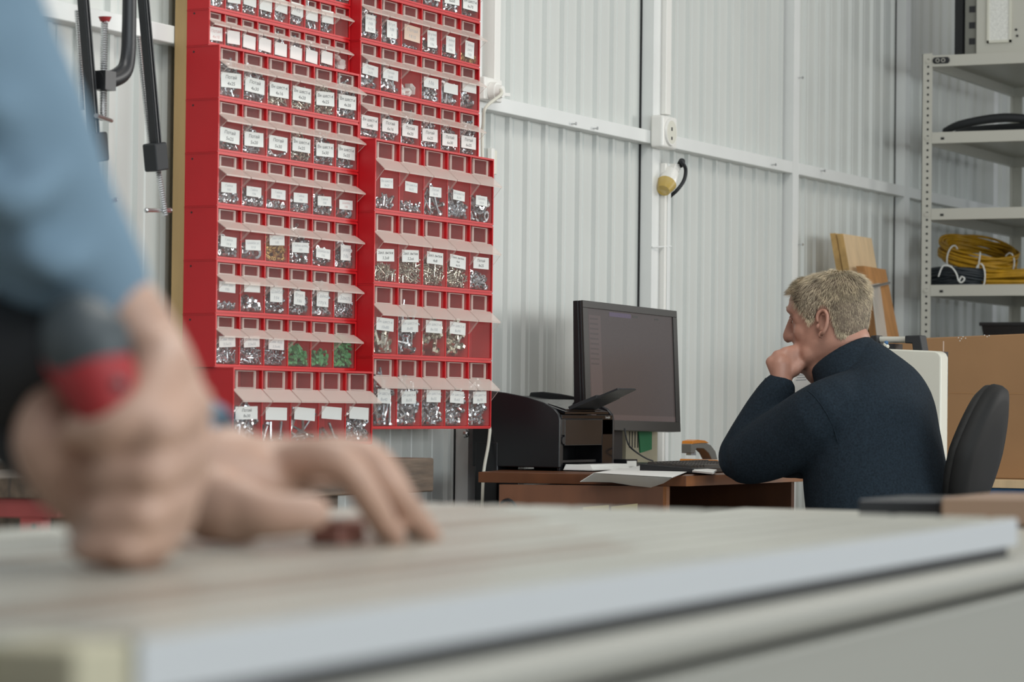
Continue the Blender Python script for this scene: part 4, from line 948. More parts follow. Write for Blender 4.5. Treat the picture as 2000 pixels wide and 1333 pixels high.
for i, z_ in enumerate(zt):
    if z_ < .2: continue
    w = MB(); a_, b_ = SX+.0025, SX+DEP-.0025; y1, y0 = -SD-.0025, -SD-WL+.0025; hh = .038
    w.box((a_, y0, z_-.001), (b_, y1, z_), 'shelf_paint')
    w.box((a_-.004, y0+.03, z_-hh), (a_-.0025, y1-.034, z_), 'shelf_paint'); w.box((b_, y0, z_-hh), (b_+.0015, y1, z_), 'shelf_paint')
    w.box((a_, y1, z_-hh), (b_, y1+.0015, z_), 'shelf_paint'); w.box((a_, y0-.0015, z_-hh), (b_, y0, z_), 'shelf_paint')
    for q, r_ in ((a_-.0025, .018), (b_-.018, .018)): w.box((q, y0+.03, z_-hh), (q+r_, y1-.034, z_-hh+.0015), 'shelf_paint')
    w.box((a_, y1-.018, z_-hh), (b_, y1, z_-hh+.0015), 'shelf_paint')
    o = w.build('shelf', root)
    w = MB()
    w.cyl((SX-.004, -SD-.020, z_-.02), (SX, -SD-.020, z_-.02), .007, 'shelf_paint', 12)
    if i: w.box((a_-.0052, y1-.078, z_-.026), (a_-.004, y1-.066, z_-.018), 'dark')
    w.build('bolt', o)
w = MB(); y1 = -SD-.038
w.tube([(SX-.004, y1-.008, zt[0]-.018), (SX-.004, y1-.052, zt[0]-.018)], .011, 'dark_steel', 14, flat=.15, ref=(0, 0, 1)); 
for q in (.018, .038): w.torus((SX-.0062, y1-q, zt[0]-.018), (1, 0, 0), .006, .0012, 'shelf_paint', 16, 6)
w.build('maker_badge', root, smooth=True, label='small grey badge with rings on the top shelf edge')
def shp(x, y, off): return onS(x, y, SX+off)
# on the shelves
zs = zt[0]+.0005; a = shp(1907, 60, .06); b = shp(2040, 60, .06)
root = thing('electrical_cabinet', 'white metal cabinet with a frosted window, standing on the top shelf', 'cabinet', Vector((SX+.25, (a.y+b.y)/2, zs)))
w = MB(); w.box((SX+.06, b.y, zs), (SX+.062, a.y, zs+.55), 'shelf_paint'); w.box((SX+.0621, b.y, zs), (SX+.38, a.y, zs+.55), 'cream_plastic'); w.build('cabinet_body', root, bevel=.003)
q_ = shp(1885, 60, .07); w = MB(); w.box((SX+.07, a.y+.0003, zs), (SX+.37, q_.y, zs+.55), 'side_grey')
for k in range(8): w.box((SX+.0692, a.y+.007, zs+.04+.055*k), (SX+.07, q_.y-.014, zs+.062+.055*k), 'dark_steel')
w.build('side_sheet', root, label='grey side of the cabinet with dark marks')
wa, wb = shp(1929, 40, .06), shp(1976, 40, .06); zb = shp(1940, 84, .06).z; w = MB()
for lo, hi in (((wa.y-.0, zb), (wa.y-.007, zb+.4)), ((wb.y+.007, zb), (wb.y, zb+.4)), ((wa.y, zb), (wb.y, zb+.008))): w.box((SX+.052, min(lo[0], hi[0]), lo[1]), (SX+.06, max(lo[0], hi[0]), hi[1]), 'cream_plastic')
f_ = w.build('window_frame', root); w = MB(); w.box((SX+.056, wb.y+.007, zb+.008), (SX+.0595, wa.y-.007, zb+.4), 'glass_frost'); w.build('window_pane', f_)
w = MB()
for y_, z_ in ((1985, 58), (1987, 70)): c_ = shp(y_, z_, .06); w.cyl(c_, c_+Vector((-.004, 0, 0)), .004, 'dark_steel', 10)
w.build('screw', root)
a = shp(1864, 60, .15); b = shp(1881, 60, .15); w = MB(); w.box((SX+.15, b.y, zs), (SX+.35, a.y, zs+.6), 'dark_steel')
tag(w.build('dark_board', bevel=.003), 'dark upright panel on the top shelf, left of the white cabinet', 'board')
# black hose ring on the second shelf
a = shp(1812, 245, .02); b = shp(2090, 245, .02); c = Vector((SX+.30, (a.y+b.y)/2-.0, zt[1]+.0155)); R_ = abs(a.y-b.y)/2-.0
w = MB()
for k in range(2): w.torus(c+Vector((0, 0, .012*k)), (0, .02*k, 1), R_*(.93 if k else .97)*.98, .014, 'rubber', 56, 10)
o = w.build('rubber_hose', smooth=True, auto=False); o.scale = (.5, 1, 1); tag(o, 'black rubber hose coiled in a flat ring on the second shelf', 'hose')
o2 = None
w = MB(); pts = [Vector((SX+.12, a.y-.03, zt[1]+.015)), Vector((SX+.10, a.y-.10, zt[1]+.036)), Vector((SX+.10, (a.y+b.y)/2, zt[1]+.052)), Vector((SX+.12, b.y+.1, zt[1]+.034)), Vector((SX+.14, b.y+.03, zt[1]+.015))]
w.tube(pts, [.012, .014, .0155, .014, .012], 'rubber', 14, 6); tag(w.build('rubber_hose', smooth=True), 'bowed black rubber hose lying across the front of the second shelf', 'hose')
# cables on the fourth shelf
def coil(c, R, r, n, mt, ax, label, cat, name, ties, sq=(.62, 1), tilt=0):
    root = thing(name, label, cat, c)
    w = MB(); X, Y, Z = ax
    for k in range(n):
        t_ = rng.uniform(-1, 1); s_ = rng.uniform(-1, 1); rr = R*(1+.10*t_); zz_ = r*n*.22*s_; ph = rng.uniform(0, 6.28); e_ = rng.uniform(-.05, .05)
        P_ = [c + X*rr*sq[0]*math.cos(a_)*(1+e_*math.sin(a_)) + Y*rr*sq[1]*math.sin(a_) + Z*(zz_ + r*1.5*math.sin(2*a_+ph) + r*n*.24) for a_ in [2*math.pi*j/36 for j in range(36)]]
        V = []; F = []
        for i, p_ in enumerate(P_):
            tg = (P_[(i+1) % 36]-P_[i-1]).normalized(); x_, y_, _ = frame(tg)
            V += [p_ + x_*r*math.cos(b_) + y_*r*math.sin(b_) for b_ in [2*math.pi*q/6 for q in range(6)]]
        for i in range(36):
            for q in range(6): F.append((i*6+q, ((i+1) % 36)*6+q, ((i+1) % 36)*6+(q+1) % 6, i*6+(q+1) % 6))
        w.add(V, F, mt)
    w.build('cable_loops', root, smooth=True, auto=False)
    for a_ in ties:
        w = MB(); p_ = c + X*R*sq[0]*math.cos(a_) + Y*R*sq[1]*math.sin(a_) + Z*r*n*.24; d_ = (X*sq[0]*math.cos(a_)+Y*sq[1]*math.sin(a_)).normalized()
        hh = r*n*.27+r*2.2; ww = R*.12+r*1.3
        w.tube([p_+d_*ww*math.cos(b_)+Z*hh*math.sin(b_) for b_ in [2*math.pi*q/14 for q in range(15)]], .0028, 'paper', 6, cap=False); w.build('tie', root, smooth=True, label='white tie round the coil')
    return root
Xw, Yw, Zw = Vector((1, 0, 0)), Vector((0, 1, 0)), Vector((0, 0, 1))
c = shp(1866, 553, .13); c.z = zt[3]+.003
r_ = coil(c, .105, .0055, 22, 'dark_cable', (Xw, Yw, Zw), 'dark cable coil with a white string, at the left of the fourth shelf', 'cable coil', 'cable_coil', (4.3,))
w = MB(); q_ = [shp(x, y, .035) for x, y in ((1833, 540), (1842, 520), (1858, 522), (1868, 535), (1872, 548), (1878, 552), (1884, 545), (1878, 541), (1873, 550))]
w.tube(q_, .0026, 'paper', 6, 5); w.build('string', r_, smooth=True, label='white string of the dark coil')
c = shp(1980, 553, .30); c.z = zt[3]+.003
coil(c, .24, .0048, 26, 'yellow_cable', (Xw, Yw, Zw), 'large yellow cable coil lying flat, lower of the two yellow coils on the shelf', 'cable coil', 'cable_coil', (5.0, 4.2), sq=(.75, 1))
c = shp(1908, 500, .30); tl = math.radians(13)
coil(c+Vector((0, 0, -.022)), .13, .0048, 24, 'yellow_cable', (Vector((math.cos(.3), 0, math.sin(.3))), Vector((0, math.cos(tl), math.sin(tl))), Vector((-.28, -math.sin(tl), .93)).normalized()), 'smaller yellow cable coil tied in bundles, tilted on top of the other yellow coil', 'cable coil', 'cable_coil', (2.6, 3.4, 4.4), sq=(.8, 1))
# black crate on the shelf below
a, b = shp(1912, 640, .05), shp(2060, 640, .05); zc = zt[4]+.001; ztp = shp(1912, 630, .05).z
root = thing('storage_crate', 'black plastic crate on the shelf behind the cardboard, only its rim in view', 'crate', Vector((SX+.25, (a.y+b.y)/2, zc)))
w = MB(); yt, yb = a.y, b.y
w.hexa([(SX+.07, yb+.02, zc), (SX+.40, yb+.02, zc), (SX+.40, yt-.025, zc), (SX+.07, yt-.025, zc)], [(SX+.055, yb, ztp-.012), (SX+.42, yb, ztp-.012), (SX+.42, yt-.008, ztp-.012), (SX+.055, yt-.008, ztp-.012)], 'black_plastic'); w.build('crate_body', root)
w = MB(); w.box((SX+.05, yb-.005, ztp-.012), (SX+.425, yt, ztp), 'black_plastic'); w.build('rim', root, bevel=.002)

# ------------------------------------------------------------------ boards leaning on the wall behind the man
def board(name, px, th, mt, mt2, label, cat, dtop=.03, dbot=.32):
    (x0, y0), (x1, y1) = px; a, b = onD(x0, y0, dtop), onD(x1, y1, dtop); w = MB()
    n_ = Vector((0, -1, 0)); A = [Vector((a.x, -dbot, .002)), Vector((b.x, -dbot, .002)), b, a]
    w.prism(A, (0, -th, 0), mt); 
    w.hexa([A[0]+Vector((-.0006, -th, 0)), A[0]+Vector((0, -th, 0)), A[0], A[0]+Vector((-.0006, 0, 0))], [A[3]+Vector((-.0006, -th, 0)), A[3]+Vector((0, -th, 0)), A[3], A[3]+Vector((-.0006, 0, 0))], mt2)
    return tag(w.build(name), label, cat)
board('wooden_board', ((1621, 456), (1668, 464)), .020, 'pale_wood', 'pale_edge', 'pale plywood board leaning on the wall, back one of two behind the head', 'board', .035, .32)
board('wooden_board', ((1634, 457), (1690, 466)), .022, 'pale_wood', 'pale_edge', 'pale plywood board leaning on the wall, front one of two behind the head', 'board', .060, .35)
board('wooden_board', ((1672, 520), (1714, 527)), .028, 'orange_wood', 'orange_wood', 'orange-brown wooden board with cut corners leaning right of the pale boards', 'board', .12, .42)
w = MB(); a, b = onD(1700, 556, .16), onD(1716, 553, .16); c, d = onD(1732, 668, .23), onD(1716, 690, .25)
w.prism([a, b, c, d], (.0, -.004, 0), 'plexi'); w.tube([a+Vector((0, -.003, 0)), d+Vector((0, -.003, 0))], .002, 'plexi', 6); tag(w.build('clear_strip'), 'clear plastic strip leaning against the orange-brown board', 'strip')
w = MB(); a, b = onD(1697, 562, .175), onD(1737, 553, .16); w.cyl(a, b, .0045, 'steel', 10); tag(w.build('metal_rod'), 'thin metal rod sticking out at the top of the clear strip', 'rod')

# ------------------------------------------------------------------ machine, cardboard and table at the right
CS = 2.72
zb = .70; tf = onS(1990, 940, CS)
zb = onS(1960, 936, CS-.02).z
a, b = onS(1722, 664, CS), onS(2120, 647, CS)
root = thing('cardboard_box', 'large flat brown cardboard box standing on the table behind the chair', 'box', Vector((CS+.1, (a.y+b.y)/2, zb)))
w = MB(); w.prism([Vector((CS, a.y, zb)), Vector((CS, b.y, zb)), b, a], (.16, 0, 0), 'cardboard'); w.build('box_body', root, bevel=.004)
w = MB(); zt_ = onS(1900, 768, CS).z; w.box((CS-.0008, b.y, zt_-.002), (CS, a.y, zt_+.001), 'tape'); q = onS(1843, 700, CS); w.box((CS-.0006, q.y-.001, zb+.02), (CS, q.y+.002, a.z-.004), 'paper_tan'); w.build('crease', root)
w = MB()
for k, (x, y) in enumerate(((1872, 660), (1878, 662), (1881, 658), (1886, 661), (1923, 655), (1928, 658), (1932, 656), (1875, 666))):
    q = onS(x, y, CS); w.cyl(q, q+Vector((-.0006, 0, 0)), .0016, 'paper', 7)
w.build('torn_spots', root, label='small white torn spots on the cardboard edge')
root = thing('work_table', 'blue table with a pale wooden top under the cardboard box at the right edge', 'table', Vector((CS+.2, -2.0, 0)))
tp = onS(1945, 935, CS-.12); y0 = -2.75; y1 = onS(1800, 945, CS-.12).y
w = MB(); w.box((CS-.12, y0, zb-.0225), (CS+.5, y1, zb-.0008), 'pale_wood'); w.build('table_top', root, bevel=.001)
w = MB(); w.box((CS-.10, y0+.02, zb-.20), (CS+.48, y1-.02, zb-.023), 'blue_paint'); w.build('drawer_box', root, bevel=.002)
for q in ((CS-.09, y0+.03), (CS+.43, y0+.03), (CS-.09, y1-.07), (CS+.43, y1-.07)):
    w = MB(); w.box((q[0], q[1], 0), (q[0]+.04, q[1]+.04, zb-.2), 'blue_paint'); w.build('leg', root)
# cream machine panel with black hooks and a white tube
MSX = 2.05
a, b = onS(1690, 690, MSX), onS(1838, 690, MSX); zt_ = onS(1836, 686, MSX).z; zl_ = .62
root = thing('machine_panel', 'cream rounded metal panel on dark feet behind the seated man', 'machine', Vector((MSX, (a.y+b.y)/2, 0)))
w = MB(); w.prism([Vector((MSX, y_, z_)) for y_, z_ in ((a.y, zl_), (b.y, zl_), (b.y, zt_-.016), (b.y+.005, zt_-.005), (b.y+.016, zt_), (a.y, onS(1700, 683, MSX).z+.004))], (.06, 0, 0), 'cream_plastic'); w.build('panel', root, bevel=.005)
w = MB(); w.box((MSX+.005, b.y+.03, 0), (MSX+.055, b.y+.07, zl_), 'dark_steel'); w.box((MSX+.005, a.y-.07, 0), (MSX+.055, a.y-.03, zl_), 'dark_steel'); w.build('foot', root)
for x0, x1, nm in ((1767, 1803, ''), (1700, 1718, '')):
    w = MB(); Q = [onS(x, y, MSX+.07) for x, y in ((x0, 656), (x1-6, 655), (x1, 690), (x1-20 if x1 > 1780 else x1-9, 690), (x1-22 if x1 > 1780 else x1-10, 671), (x0, 671))]
    w.prism(Q, (.05, 0, 0), 'rubber'); w.build('hook', root, bevel=.003)
w = MB(); w.cyl(onS(1712, 664, MSX+.095), onS(1772, 664, MSX+.095), .0085, 'shelf_paint', 16); w.build('roller_tube', root, smooth=True)
for x_, zz_ in ((1706, 0), (1772, 0)): pass
w = MB(); w.box((MSX+.06, b.y+.02, zt_-.12), (MSX+.12, b.y+.04, zt_+.0), 'dark_steel'); w.box((MSX+.06, a.y-.06, zt_-.12), (MSX+.12, a.y-.04, zt_+.02), 'dark_steel'); w.build('bracket', root)
w = MB()
for k, (x, y, m_) in enumerate(((1729, 673, 'cream_plastic'), (1733, 677, 'cream_plastic'), (1731, 670, 'blue_paint'))): w.ball(onS(x, y, MSX+.02), .006, m_, 8)
tag(w.build('small_fittings', smooth=True), 'small cream and blue fittings lying on top of the cream panel', 'fittings')
# document holder on the desk behind his forearm
q = onS(1556, 745, 1.62)
root = thing('document_holder', 'white printed sheet propped on a dark stand on the desk behind the fist', 'document holder', Vector((1.62, q.y, DZ)))
w = MB(); w.box((1.625, q.y-.035, DZ+.0005), (1.70, q.y+.06, DZ+.012), 'black_plastic'); w.prism([Vector((1.64, q.y-.01, DZ+.01)), Vector((1.66, q.y-.01, DZ+.01)), Vector((1.655, q.y-.01, DZ+.24)), Vector((1.645, q.y-.01, DZ+.24))], (0, .012, 0), 'black_plastic'); w.build('stand', root)
w = MB(); Q = [onS(x, y, 1.635) for x, y in ((1533, 770), (1560, 727), (1592, 722), (1592, 840), (1520, 840))]; w.prism(Q, (.002, 0, 0), 'paper')
for k in range(3): w.prism([onS(x, y, 1.6345) for x, y in ((1559-2*k, 732+5*k), (1575, 731+5*k), (1575, 733+5*k), (1558-2*k, 734+5*k))], (.0003, 0, 0), 'ink_grey')
w.build('printed_sheet', root)

# ------------------------------------------------------------------ clamps hanging on the left
def th_rod(w, a, b, r, pitch=.0045):
    a, b = Vector(a), Vector(b); L = (b-a).length; n_ = max(2, int(L/pitch)); x_, y_, t_ = frame(b-a); rings = []
    for i in range(n_*2+1):
        rr = r if i % 2 else r*.78; c_ = a+(b-a)*(i/(n_*2)); rings.append([c_+(x_*math.cos(2*math.pi*j/10)+y_*math.sin(2*math.pi*j/10))*rr for j in range(10)])
    w.loft(rings, 'steel')
def long_clamp(x0, x1, label, d_, jaw, y1, tx0, tx1, tip, handle):
    base = onD(x1, y1, d_); top = onD(x0, -60, d_); dirv = (base-top).normalized(); side = Vector((1, 0, 0)); side = (side-dirv*side.dot(dirv)).normalized(); out_ = Vector((0, -1, 0)); out_ = (out_-dirv*out_.dot(dirv)).normalized()
    top = top - dirv*.35
    root = thing('long_clamp', label, 'clamp', Vector((base.x, base.y, base.z)))
    w = MB(); hw, hd = .0078, .0085
    for a_, b_ in ((-hw, .8*-hw), (.8*hw, hw)): pass
    w.hexa([top-side*hw-out_*hd, top+side*hw-out_*hd, top+side*hw+out_*hd, top-side*hw+out_*hd], [base-side*hw-out_*hd, base+side*hw-out_*hd, base+side*hw+out_*hd, base-side*hw+out_*hd], 'dark_steel')
    for q in (-.6, .6): w.hexa([top+side*hw*q-side*.002+out_*hd, top+side*hw*q+side*.002+out_*hd, top+side*hw*q+side*.002+out_*(hd+.003), top+side*hw*q-side*.002+out_*(hd+.003)], [base+side*hw*q-side*.002+out_*hd, base+side*hw*q+side*.002+out_*hd, base+side*hw*q+side*.002+out_*(hd+.003), base+side*hw*q-side*.002+out_*(hd+.003)], 'dark_steel')
    n_ = int((base-top).length/.007)
    for k in range(n_):
        c_ = top+dirv*(.007*k+.004)+side*hw; w.obox(c_, side*.0016, out_*hd*.8, dirv*.0018, 'dark_steel')
    w.build('rail', root, bevel=.0012)
    w = MB(); w.obox(base+dirv*-.012+side*jaw*.012, side*.022, out_*.016, dirv*.028, 'rubber'); w.build('jaw', root, bevel=.004)
    w = MB(); e0 = onD(tip[0], tip[1], d_-.0); s0 = base+side*jaw*.004; th_rod(w, s0, e0, .0062)
    u0, u1 = onD(*tx0, d_-.04), onD(*tx1, d_-.03); th_rod(w, u0, u1, .0048); w.build('screw', root, smooth=False)
    w = MB(); h0, h1 = onD(*handle[0], d_+.02), onD(*handle[1], d_-.02); w.cyl(h0, h1, .0042, 'steel', 10); w.ball(h0, .0052, 'steel', 10); w.ball(h1, .0052, 'steel', 10); w.build('handle', root, smooth=True)
long_clamp(157, 186, 'long black ribbed clamp hanging left of the C-clamp, partly behind the blue sleeve', .10, .3, 300, (150, 20), (162, 215), (200, 411), ((195, 404), (226, 390)))
long_clamp(274, 307, 'long black ribbed clamp hanging right of the C-clamp, nearest the racks', .10, -.3, 318, (269, 70), (293, 285), (323, 422), ((286, 411), (332, 411)))
d_ = .11
root = thing('c_clamp', 'black cast C-clamp with a red-tipped screw hanging between two long clamps', 'clamp', onD(225, 170, d_))
w = MB(); pts = [onD(x, y, d_) for x, y in ((254, -160), (253, -20), (252, 60), (250, 110), (243, 138), (225, 152), (205, 156), (192, 156))]
w.tube(pts, [.017, .017, .0175, .018, .019, .018, .0165, .0165], 'dark_steel', 16, 4, flat=.72, ref=(1, 0, 0), cap=False); q = onD(203, 158, d_); w.obox(q, (.018, 0, 0), (0, .016, 0), (0, 0, .0185), 'dark_steel'); w.build('frame', root, smooth=True)
w = MB(); th_rod(w, onD(204, 44, d_), onD(201, 236, d_), .0075); w.build('screw', root)
w = MB(); w.cyl(onD(205, 33, d_), onD(205, 42, d_), .013, 'drill_red', 16, r2=.009); w.cyl(onD(205, 42, d_), onD(204, 48, d_), .006, 'steel', 12); w.build('swivel_pad', root, smooth=True, label='red swivel pad of the C-clamp')
w = MB(); w.cyl(onD(188, 226, d_+.03), onD(217, 236, d_-.02), .0045, 'steel', 10); w.build('handle', root, smooth=True)

# ------------------------------------------------------------------ benches along the wall at the left
zbn = HC-.098
y_end = onD(848, 900, .30)
root = thing('timber_beam', 'dark weathered wooden bench top, its end showing left of the desk', 'bench', Vector((.6, -.35, 0)))
a = onZ(760, 893, zbn); b = onZ(848, 895, zbn)
w = MB(); q0, q1 = onD(690, 893, .42), onD(848, 895, .42)
w.box((q0.x-.9, -.42, q1.z-.072), (q1.x, -.10, q1.z), 'bench_wood'); w.build('bench_top', root, bevel=.004)
for x_ in (q0.x-.85, q1.x-.40):
    w = MB(); w.box((x_, -.38, 0), (x_+.06, -.14, q1.z-.072), 'bench_wood'); w.build('leg', root)
L0 = far(-160, 930, 4.2); L1 = onZ(118, 937, far(100, 937, 4.55).z)
zt2 = far(60, 937, 4.5).z; e1 = onZ(112, 937, zt2); e0 = onZ(-260, 930, zt2); f1 = onZ(112, 893, zt2-.0)
root = thing('workbench', 'wooden workbench top on a red steel frame at the left edge, behind the worker', 'workbench', Vector((e1.x-.5, e1.y+.2, 0)))
dv = Vector((e1.x-e0.x, e1.y-e0.y, 0)).normalized(); bk_ = Vector((-dv.y, dv.x, 0))
if bk_.y < 0: bk_ = -bk_
dep = .55
w = MB(); w.prism([e0, e1, e1+bk_*dep, e0+bk_*dep], (0, 0, -.030), 'bench_wood')
for k in range(4): q = e1-dv*(.08+.19*k); w.prism([q-bk_*.0006, q+dv*.0015-bk_*.0006, q+dv*.0015+Vector((0, 0, -.03))-bk_*.0006, q+Vector((0, 0, -.03))-bk_*.0006], bk_*.0008, 'dark')
w.build('bench_top', root, bevel=.002)
fz = zt2-.0305; w = MB(); w.prism([e0+bk_*.02, e1+bk_*.02-dv*.01, e1+bk_*.06-dv*.01, e0+bk_*.06], (0, 0, -.030), 'red_steel') if False else w.prism([p_+Vector((0, 0, -.0305)) for p_ in (e0+bk_*.01, e1+bk_*.01-dv*.004, e1+bk_*.05-dv*.004, e0+bk_*.05)], (0, 0, -.030), 'red_steel'); w.build('frame_rail', root, bevel=.002)
for q in (.03, .9):
    w = MB(); c_ = e1-dv*(q+.0)+bk_*.01; zz_ = zt2-.0605; w.prism([Vector((p_.x, p_.y, zz_)) for p_ in (c_-dv*.035, c_, c_+bk_*.035, c_+bk_*.035-dv*.035)], (0, 0, -zz_), 'red_steel'); w.cyl(Vector((c_.x-dv.x*.012, c_.y-dv.y*.012, zz_-.012))-bk_*.0008, Vector((c_.x-dv.x*.012, c_.y-dv.y*.012, zz_-.012))+bk_*.002, .004, 'dark', 8); w.build('leg', root)
w = MB(); c_ = e1-dv*.02-bk_*.001; c_ = onZ(80, 960, zt2-.02); w.prism([c_-dv*.012-bk_*.002, c_+dv*.012-bk_*.002, c_+Vector((0, 0, -.02))-bk_*.002], bk_*.0015, 'blue_paint'); w.build('blue_tag', root, label='small blue tag on the bench edge')

w = MB(); q_ = onD(908, 848, -.02); w.cyl(q_, q_+Vector((0, -.006, 0)), .011, 'steel', 16, r2=.009); w.cyl(q_+Vector((0, -.006, 0)), q_+Vector((0, -.010, 0)), .006, 'steel', 6)
tag(w.build('bolt', smooth=True), 'silver bolt head in the white post just below the right stack of racks', 'bolt')
# ------------------------------------------------------------------ foreground: slotted aluminium work table
TZ = HC - .097
NL = onZ(270, 1245, TZ); NR = onZ(1986, 1012, TZ)
ta = (NR-NL); TL = ta.length; ta.normalize(); tb_ = Vector((-ta.y, ta.x, 0))          # along the table, and across it towards the wall
root = thing('work_table', 'low aluminium work table with a slotted top filling the foreground', 'table', Vector(((NL.x+NR.x)/2, (NL.y+NR.y)/2+.3, 0)))
NBAR = 13; BW = .0455
def tp_(a, b, z): return NL + ta*a + tb_*b + Vector((0, 0, z-TZ))
for k in range(NBAR):
    b0 = k*BW+.0004; b1 = (k+1)*BW-.0004; l0 = 0 if k == 0 else -.33; w = MB()
    # T-slot profile: open slot along the middle of the top
    sl = .0045; mid = (b0+b1)/2; mt = 'alu'
    if k == 0:
        w.prism([tp_(l0, b, TZ+z) for b, z in [(-.0008, -.025), (.0003, -.025), (.0003, -.0012), (-.0008, -.0012)]], ta*(TL-l0), 'alu_front')
    if True:
        P2 = [(b0, -.025), (b1, -.025), (b1, 0), (mid+sl, 0), (mid+sl, -.004), (mid+sl+.004, -.004), (mid+sl+.004, -.010), (mid-sl-.004, -.010), (mid-sl-.004, -.004), (mid-sl, -.004), (mid-sl, 0), (b0, 0)]
    A = [tp_(l0, b, TZ+z) for b, z in P2]; w.prism(A, ta*(TL-l0), mt)
    if k in (2, 3, 5, 7, 8, 10): w.prism([tp_(l0+.05*k, b0+.002, TZ+.0004), tp_(TL-.9+.08*k, b0+.002, TZ+.0004), tp_(TL-.9+.08*k, mid-sl-.001, TZ+.0004), tp_(l0+.05*k, mid-sl-.001, TZ+.0004)], (0, 0, -.0003), 'film')
    w.build('table_profile', root, bevel=.0008)
w = MB(); w.prism([tp_(-.045, .002, TZ-.001), tp_(-.0008, .002, TZ-.001), tp_(-.0008, BW, TZ-.001), tp_(-.045, BW, TZ-.001)], (0, 0, -.05), 'beige_paper'); w.build('end_block', root, bevel=.003, label='olive beige end block of the front profile')
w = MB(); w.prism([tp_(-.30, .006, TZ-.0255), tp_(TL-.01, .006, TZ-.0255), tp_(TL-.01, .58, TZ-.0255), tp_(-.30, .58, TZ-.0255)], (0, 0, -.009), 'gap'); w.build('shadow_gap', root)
# rounded beam below, then a recess and the apron
w = MB(); rr = []
for a in (-.34, TL+.30):
    rr.append([tp_(a, b, TZ+z) for b, z in [(.010, -.0345), (-.006, -.0355), (-.014, -.040), (-.016, -.048), (-.015, -.053), (-.009, -.058), (.05, -.058), (.05, -.0345)]])
w.loft(rr, 'beam'); w.build('side_beam', root, smooth=True)
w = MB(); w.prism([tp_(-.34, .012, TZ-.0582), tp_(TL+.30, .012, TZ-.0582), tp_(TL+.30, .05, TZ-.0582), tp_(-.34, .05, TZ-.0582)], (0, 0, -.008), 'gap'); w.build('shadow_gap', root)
w = MB(); w.prism([tp_(-.34, -.004, TZ-.0665), tp_(TL+.30, -.004, TZ-.0665), tp_(TL+.30, .05, TZ-.0665), tp_(-.34, .05, TZ-.0665)], (0, 0, -.16), 'beam'); w.build('apron', root, bevel=.006)
for a in (-.30, TL+.22):
    for b in (.02, .50):
        w = MB(); w.prism([tp_(a, b, TZ-.0585), tp_(a+.06, b, TZ-.0585), tp_(a+.06, b+.06, TZ-.0585), tp_(a, b+.06, TZ-.0585)], (0, 0, -(TZ-.0585)), 'alu'); w.build('leg', root, bevel=.003)
# things lying past the right end of the table
w = MB(); q0 = tp_(TL+.06, .05, TZ-.034); 
w.prism([tp_(TL+.05, -.01, TZ-.0342), tp_(TL+.42, -.01, TZ-.0342), tp_(TL+.42, .30, TZ-.0342), tp_(TL+.05, .30, TZ-.0342)], (0, 0, .0), 'gap') if False else None
A0, A1 = far(1838, 972, 3.35), far(2080, 964, 3.35); w = MB(); w.hexa([Vector((p_.x, p_.y, TZ-.034)) for p_ in (A0, A1, A1+ta*.25, A0+ta*.25)], [Vector((p_.x, p_.y, A0.z)) for p_ in (A0, A1, A1+ta*.25, A0+ta*.25)], 'brown_board')
tag(w.build('cardboard_box', bevel=.003), 'low brown box on the table beam at the right edge, past the slotted top', 'box')
A0, A1 = far(1676, 976, 3.42), far(1834, 971, 3.42); w = MB(); w.hexa([Vector((p_.x, p_.y, TZ-.0)) for p_ in (A0, A1, A1+ta*.2, A0+ta*.2)], [Vector((p_.x, p_.y, A0.z)) for p_ in (A0, A1, A1+ta*.2, A0+ta*.2)], 'black_gloss') if False else w.hexa([Vector((p_.x, p_.y, TZ-.034)) for p_ in (A0, A1, A1+ta*.2, A0+ta*.2)], [Vector((p_.x, p_.y, A0.z)) for p_ in (A0, A1, A1+ta*.2, A0+ta*.2)], 'dark_steel')
tag(w.build('dark_case', bevel=.003), 'low dark case beyond the right end of the slotted table top', 'case')
w = MB(); w.prism([tp_(TL+.02, .0, TZ-.036), tp_(TL+1.1, .0, TZ-.036), tp_(TL+1.1, .62, TZ-.036), tp_(TL+.02, .62, TZ-.036)], (0, 0, -.018), 'alu')
sb = w.build('side_surface', root, bevel=.002)
for a in (TL+.95,):
    for b in (.02, .55):
        w2 = MB(); w2.prism([tp_(a, b, TZ-.054), tp_(a+.05, b, TZ-.054), tp_(a+.05, b+.05, TZ-.054), tp_(a, b+.05, TZ-.054)], (0, 0, -(TZ-.054)), 'alu'); w2.build('leg', root)
w = MB(); c = onZ(660, 1062, TZ); w.obox(c+Vector((0, 0, .008)), ta*.021, tb_*.012, Vector((0, 0, .008)), 'red_brown'); tag(w.build('red_block', bevel=.003), 'small reddish block lying on the table under the left fingers', 'block')

# ------------------------------------------------------------------ the worker at the left (only arm and hands in view)
SBR = root
root = thing('person', 'worker in a light blue shirt at the left edge, gripping a red and black tool', 'person', Vector((-3.72, -1.72, 0)))
F_ = far
b = MB(); SK = 'skin'
# right fist: back of the hand on the right, fingers wrapped round the handle towards the camera
wr = F_(258, 640, 1.735)
Hc = F_(205, 900, 1.70)                            # middle of the handle inside the fist
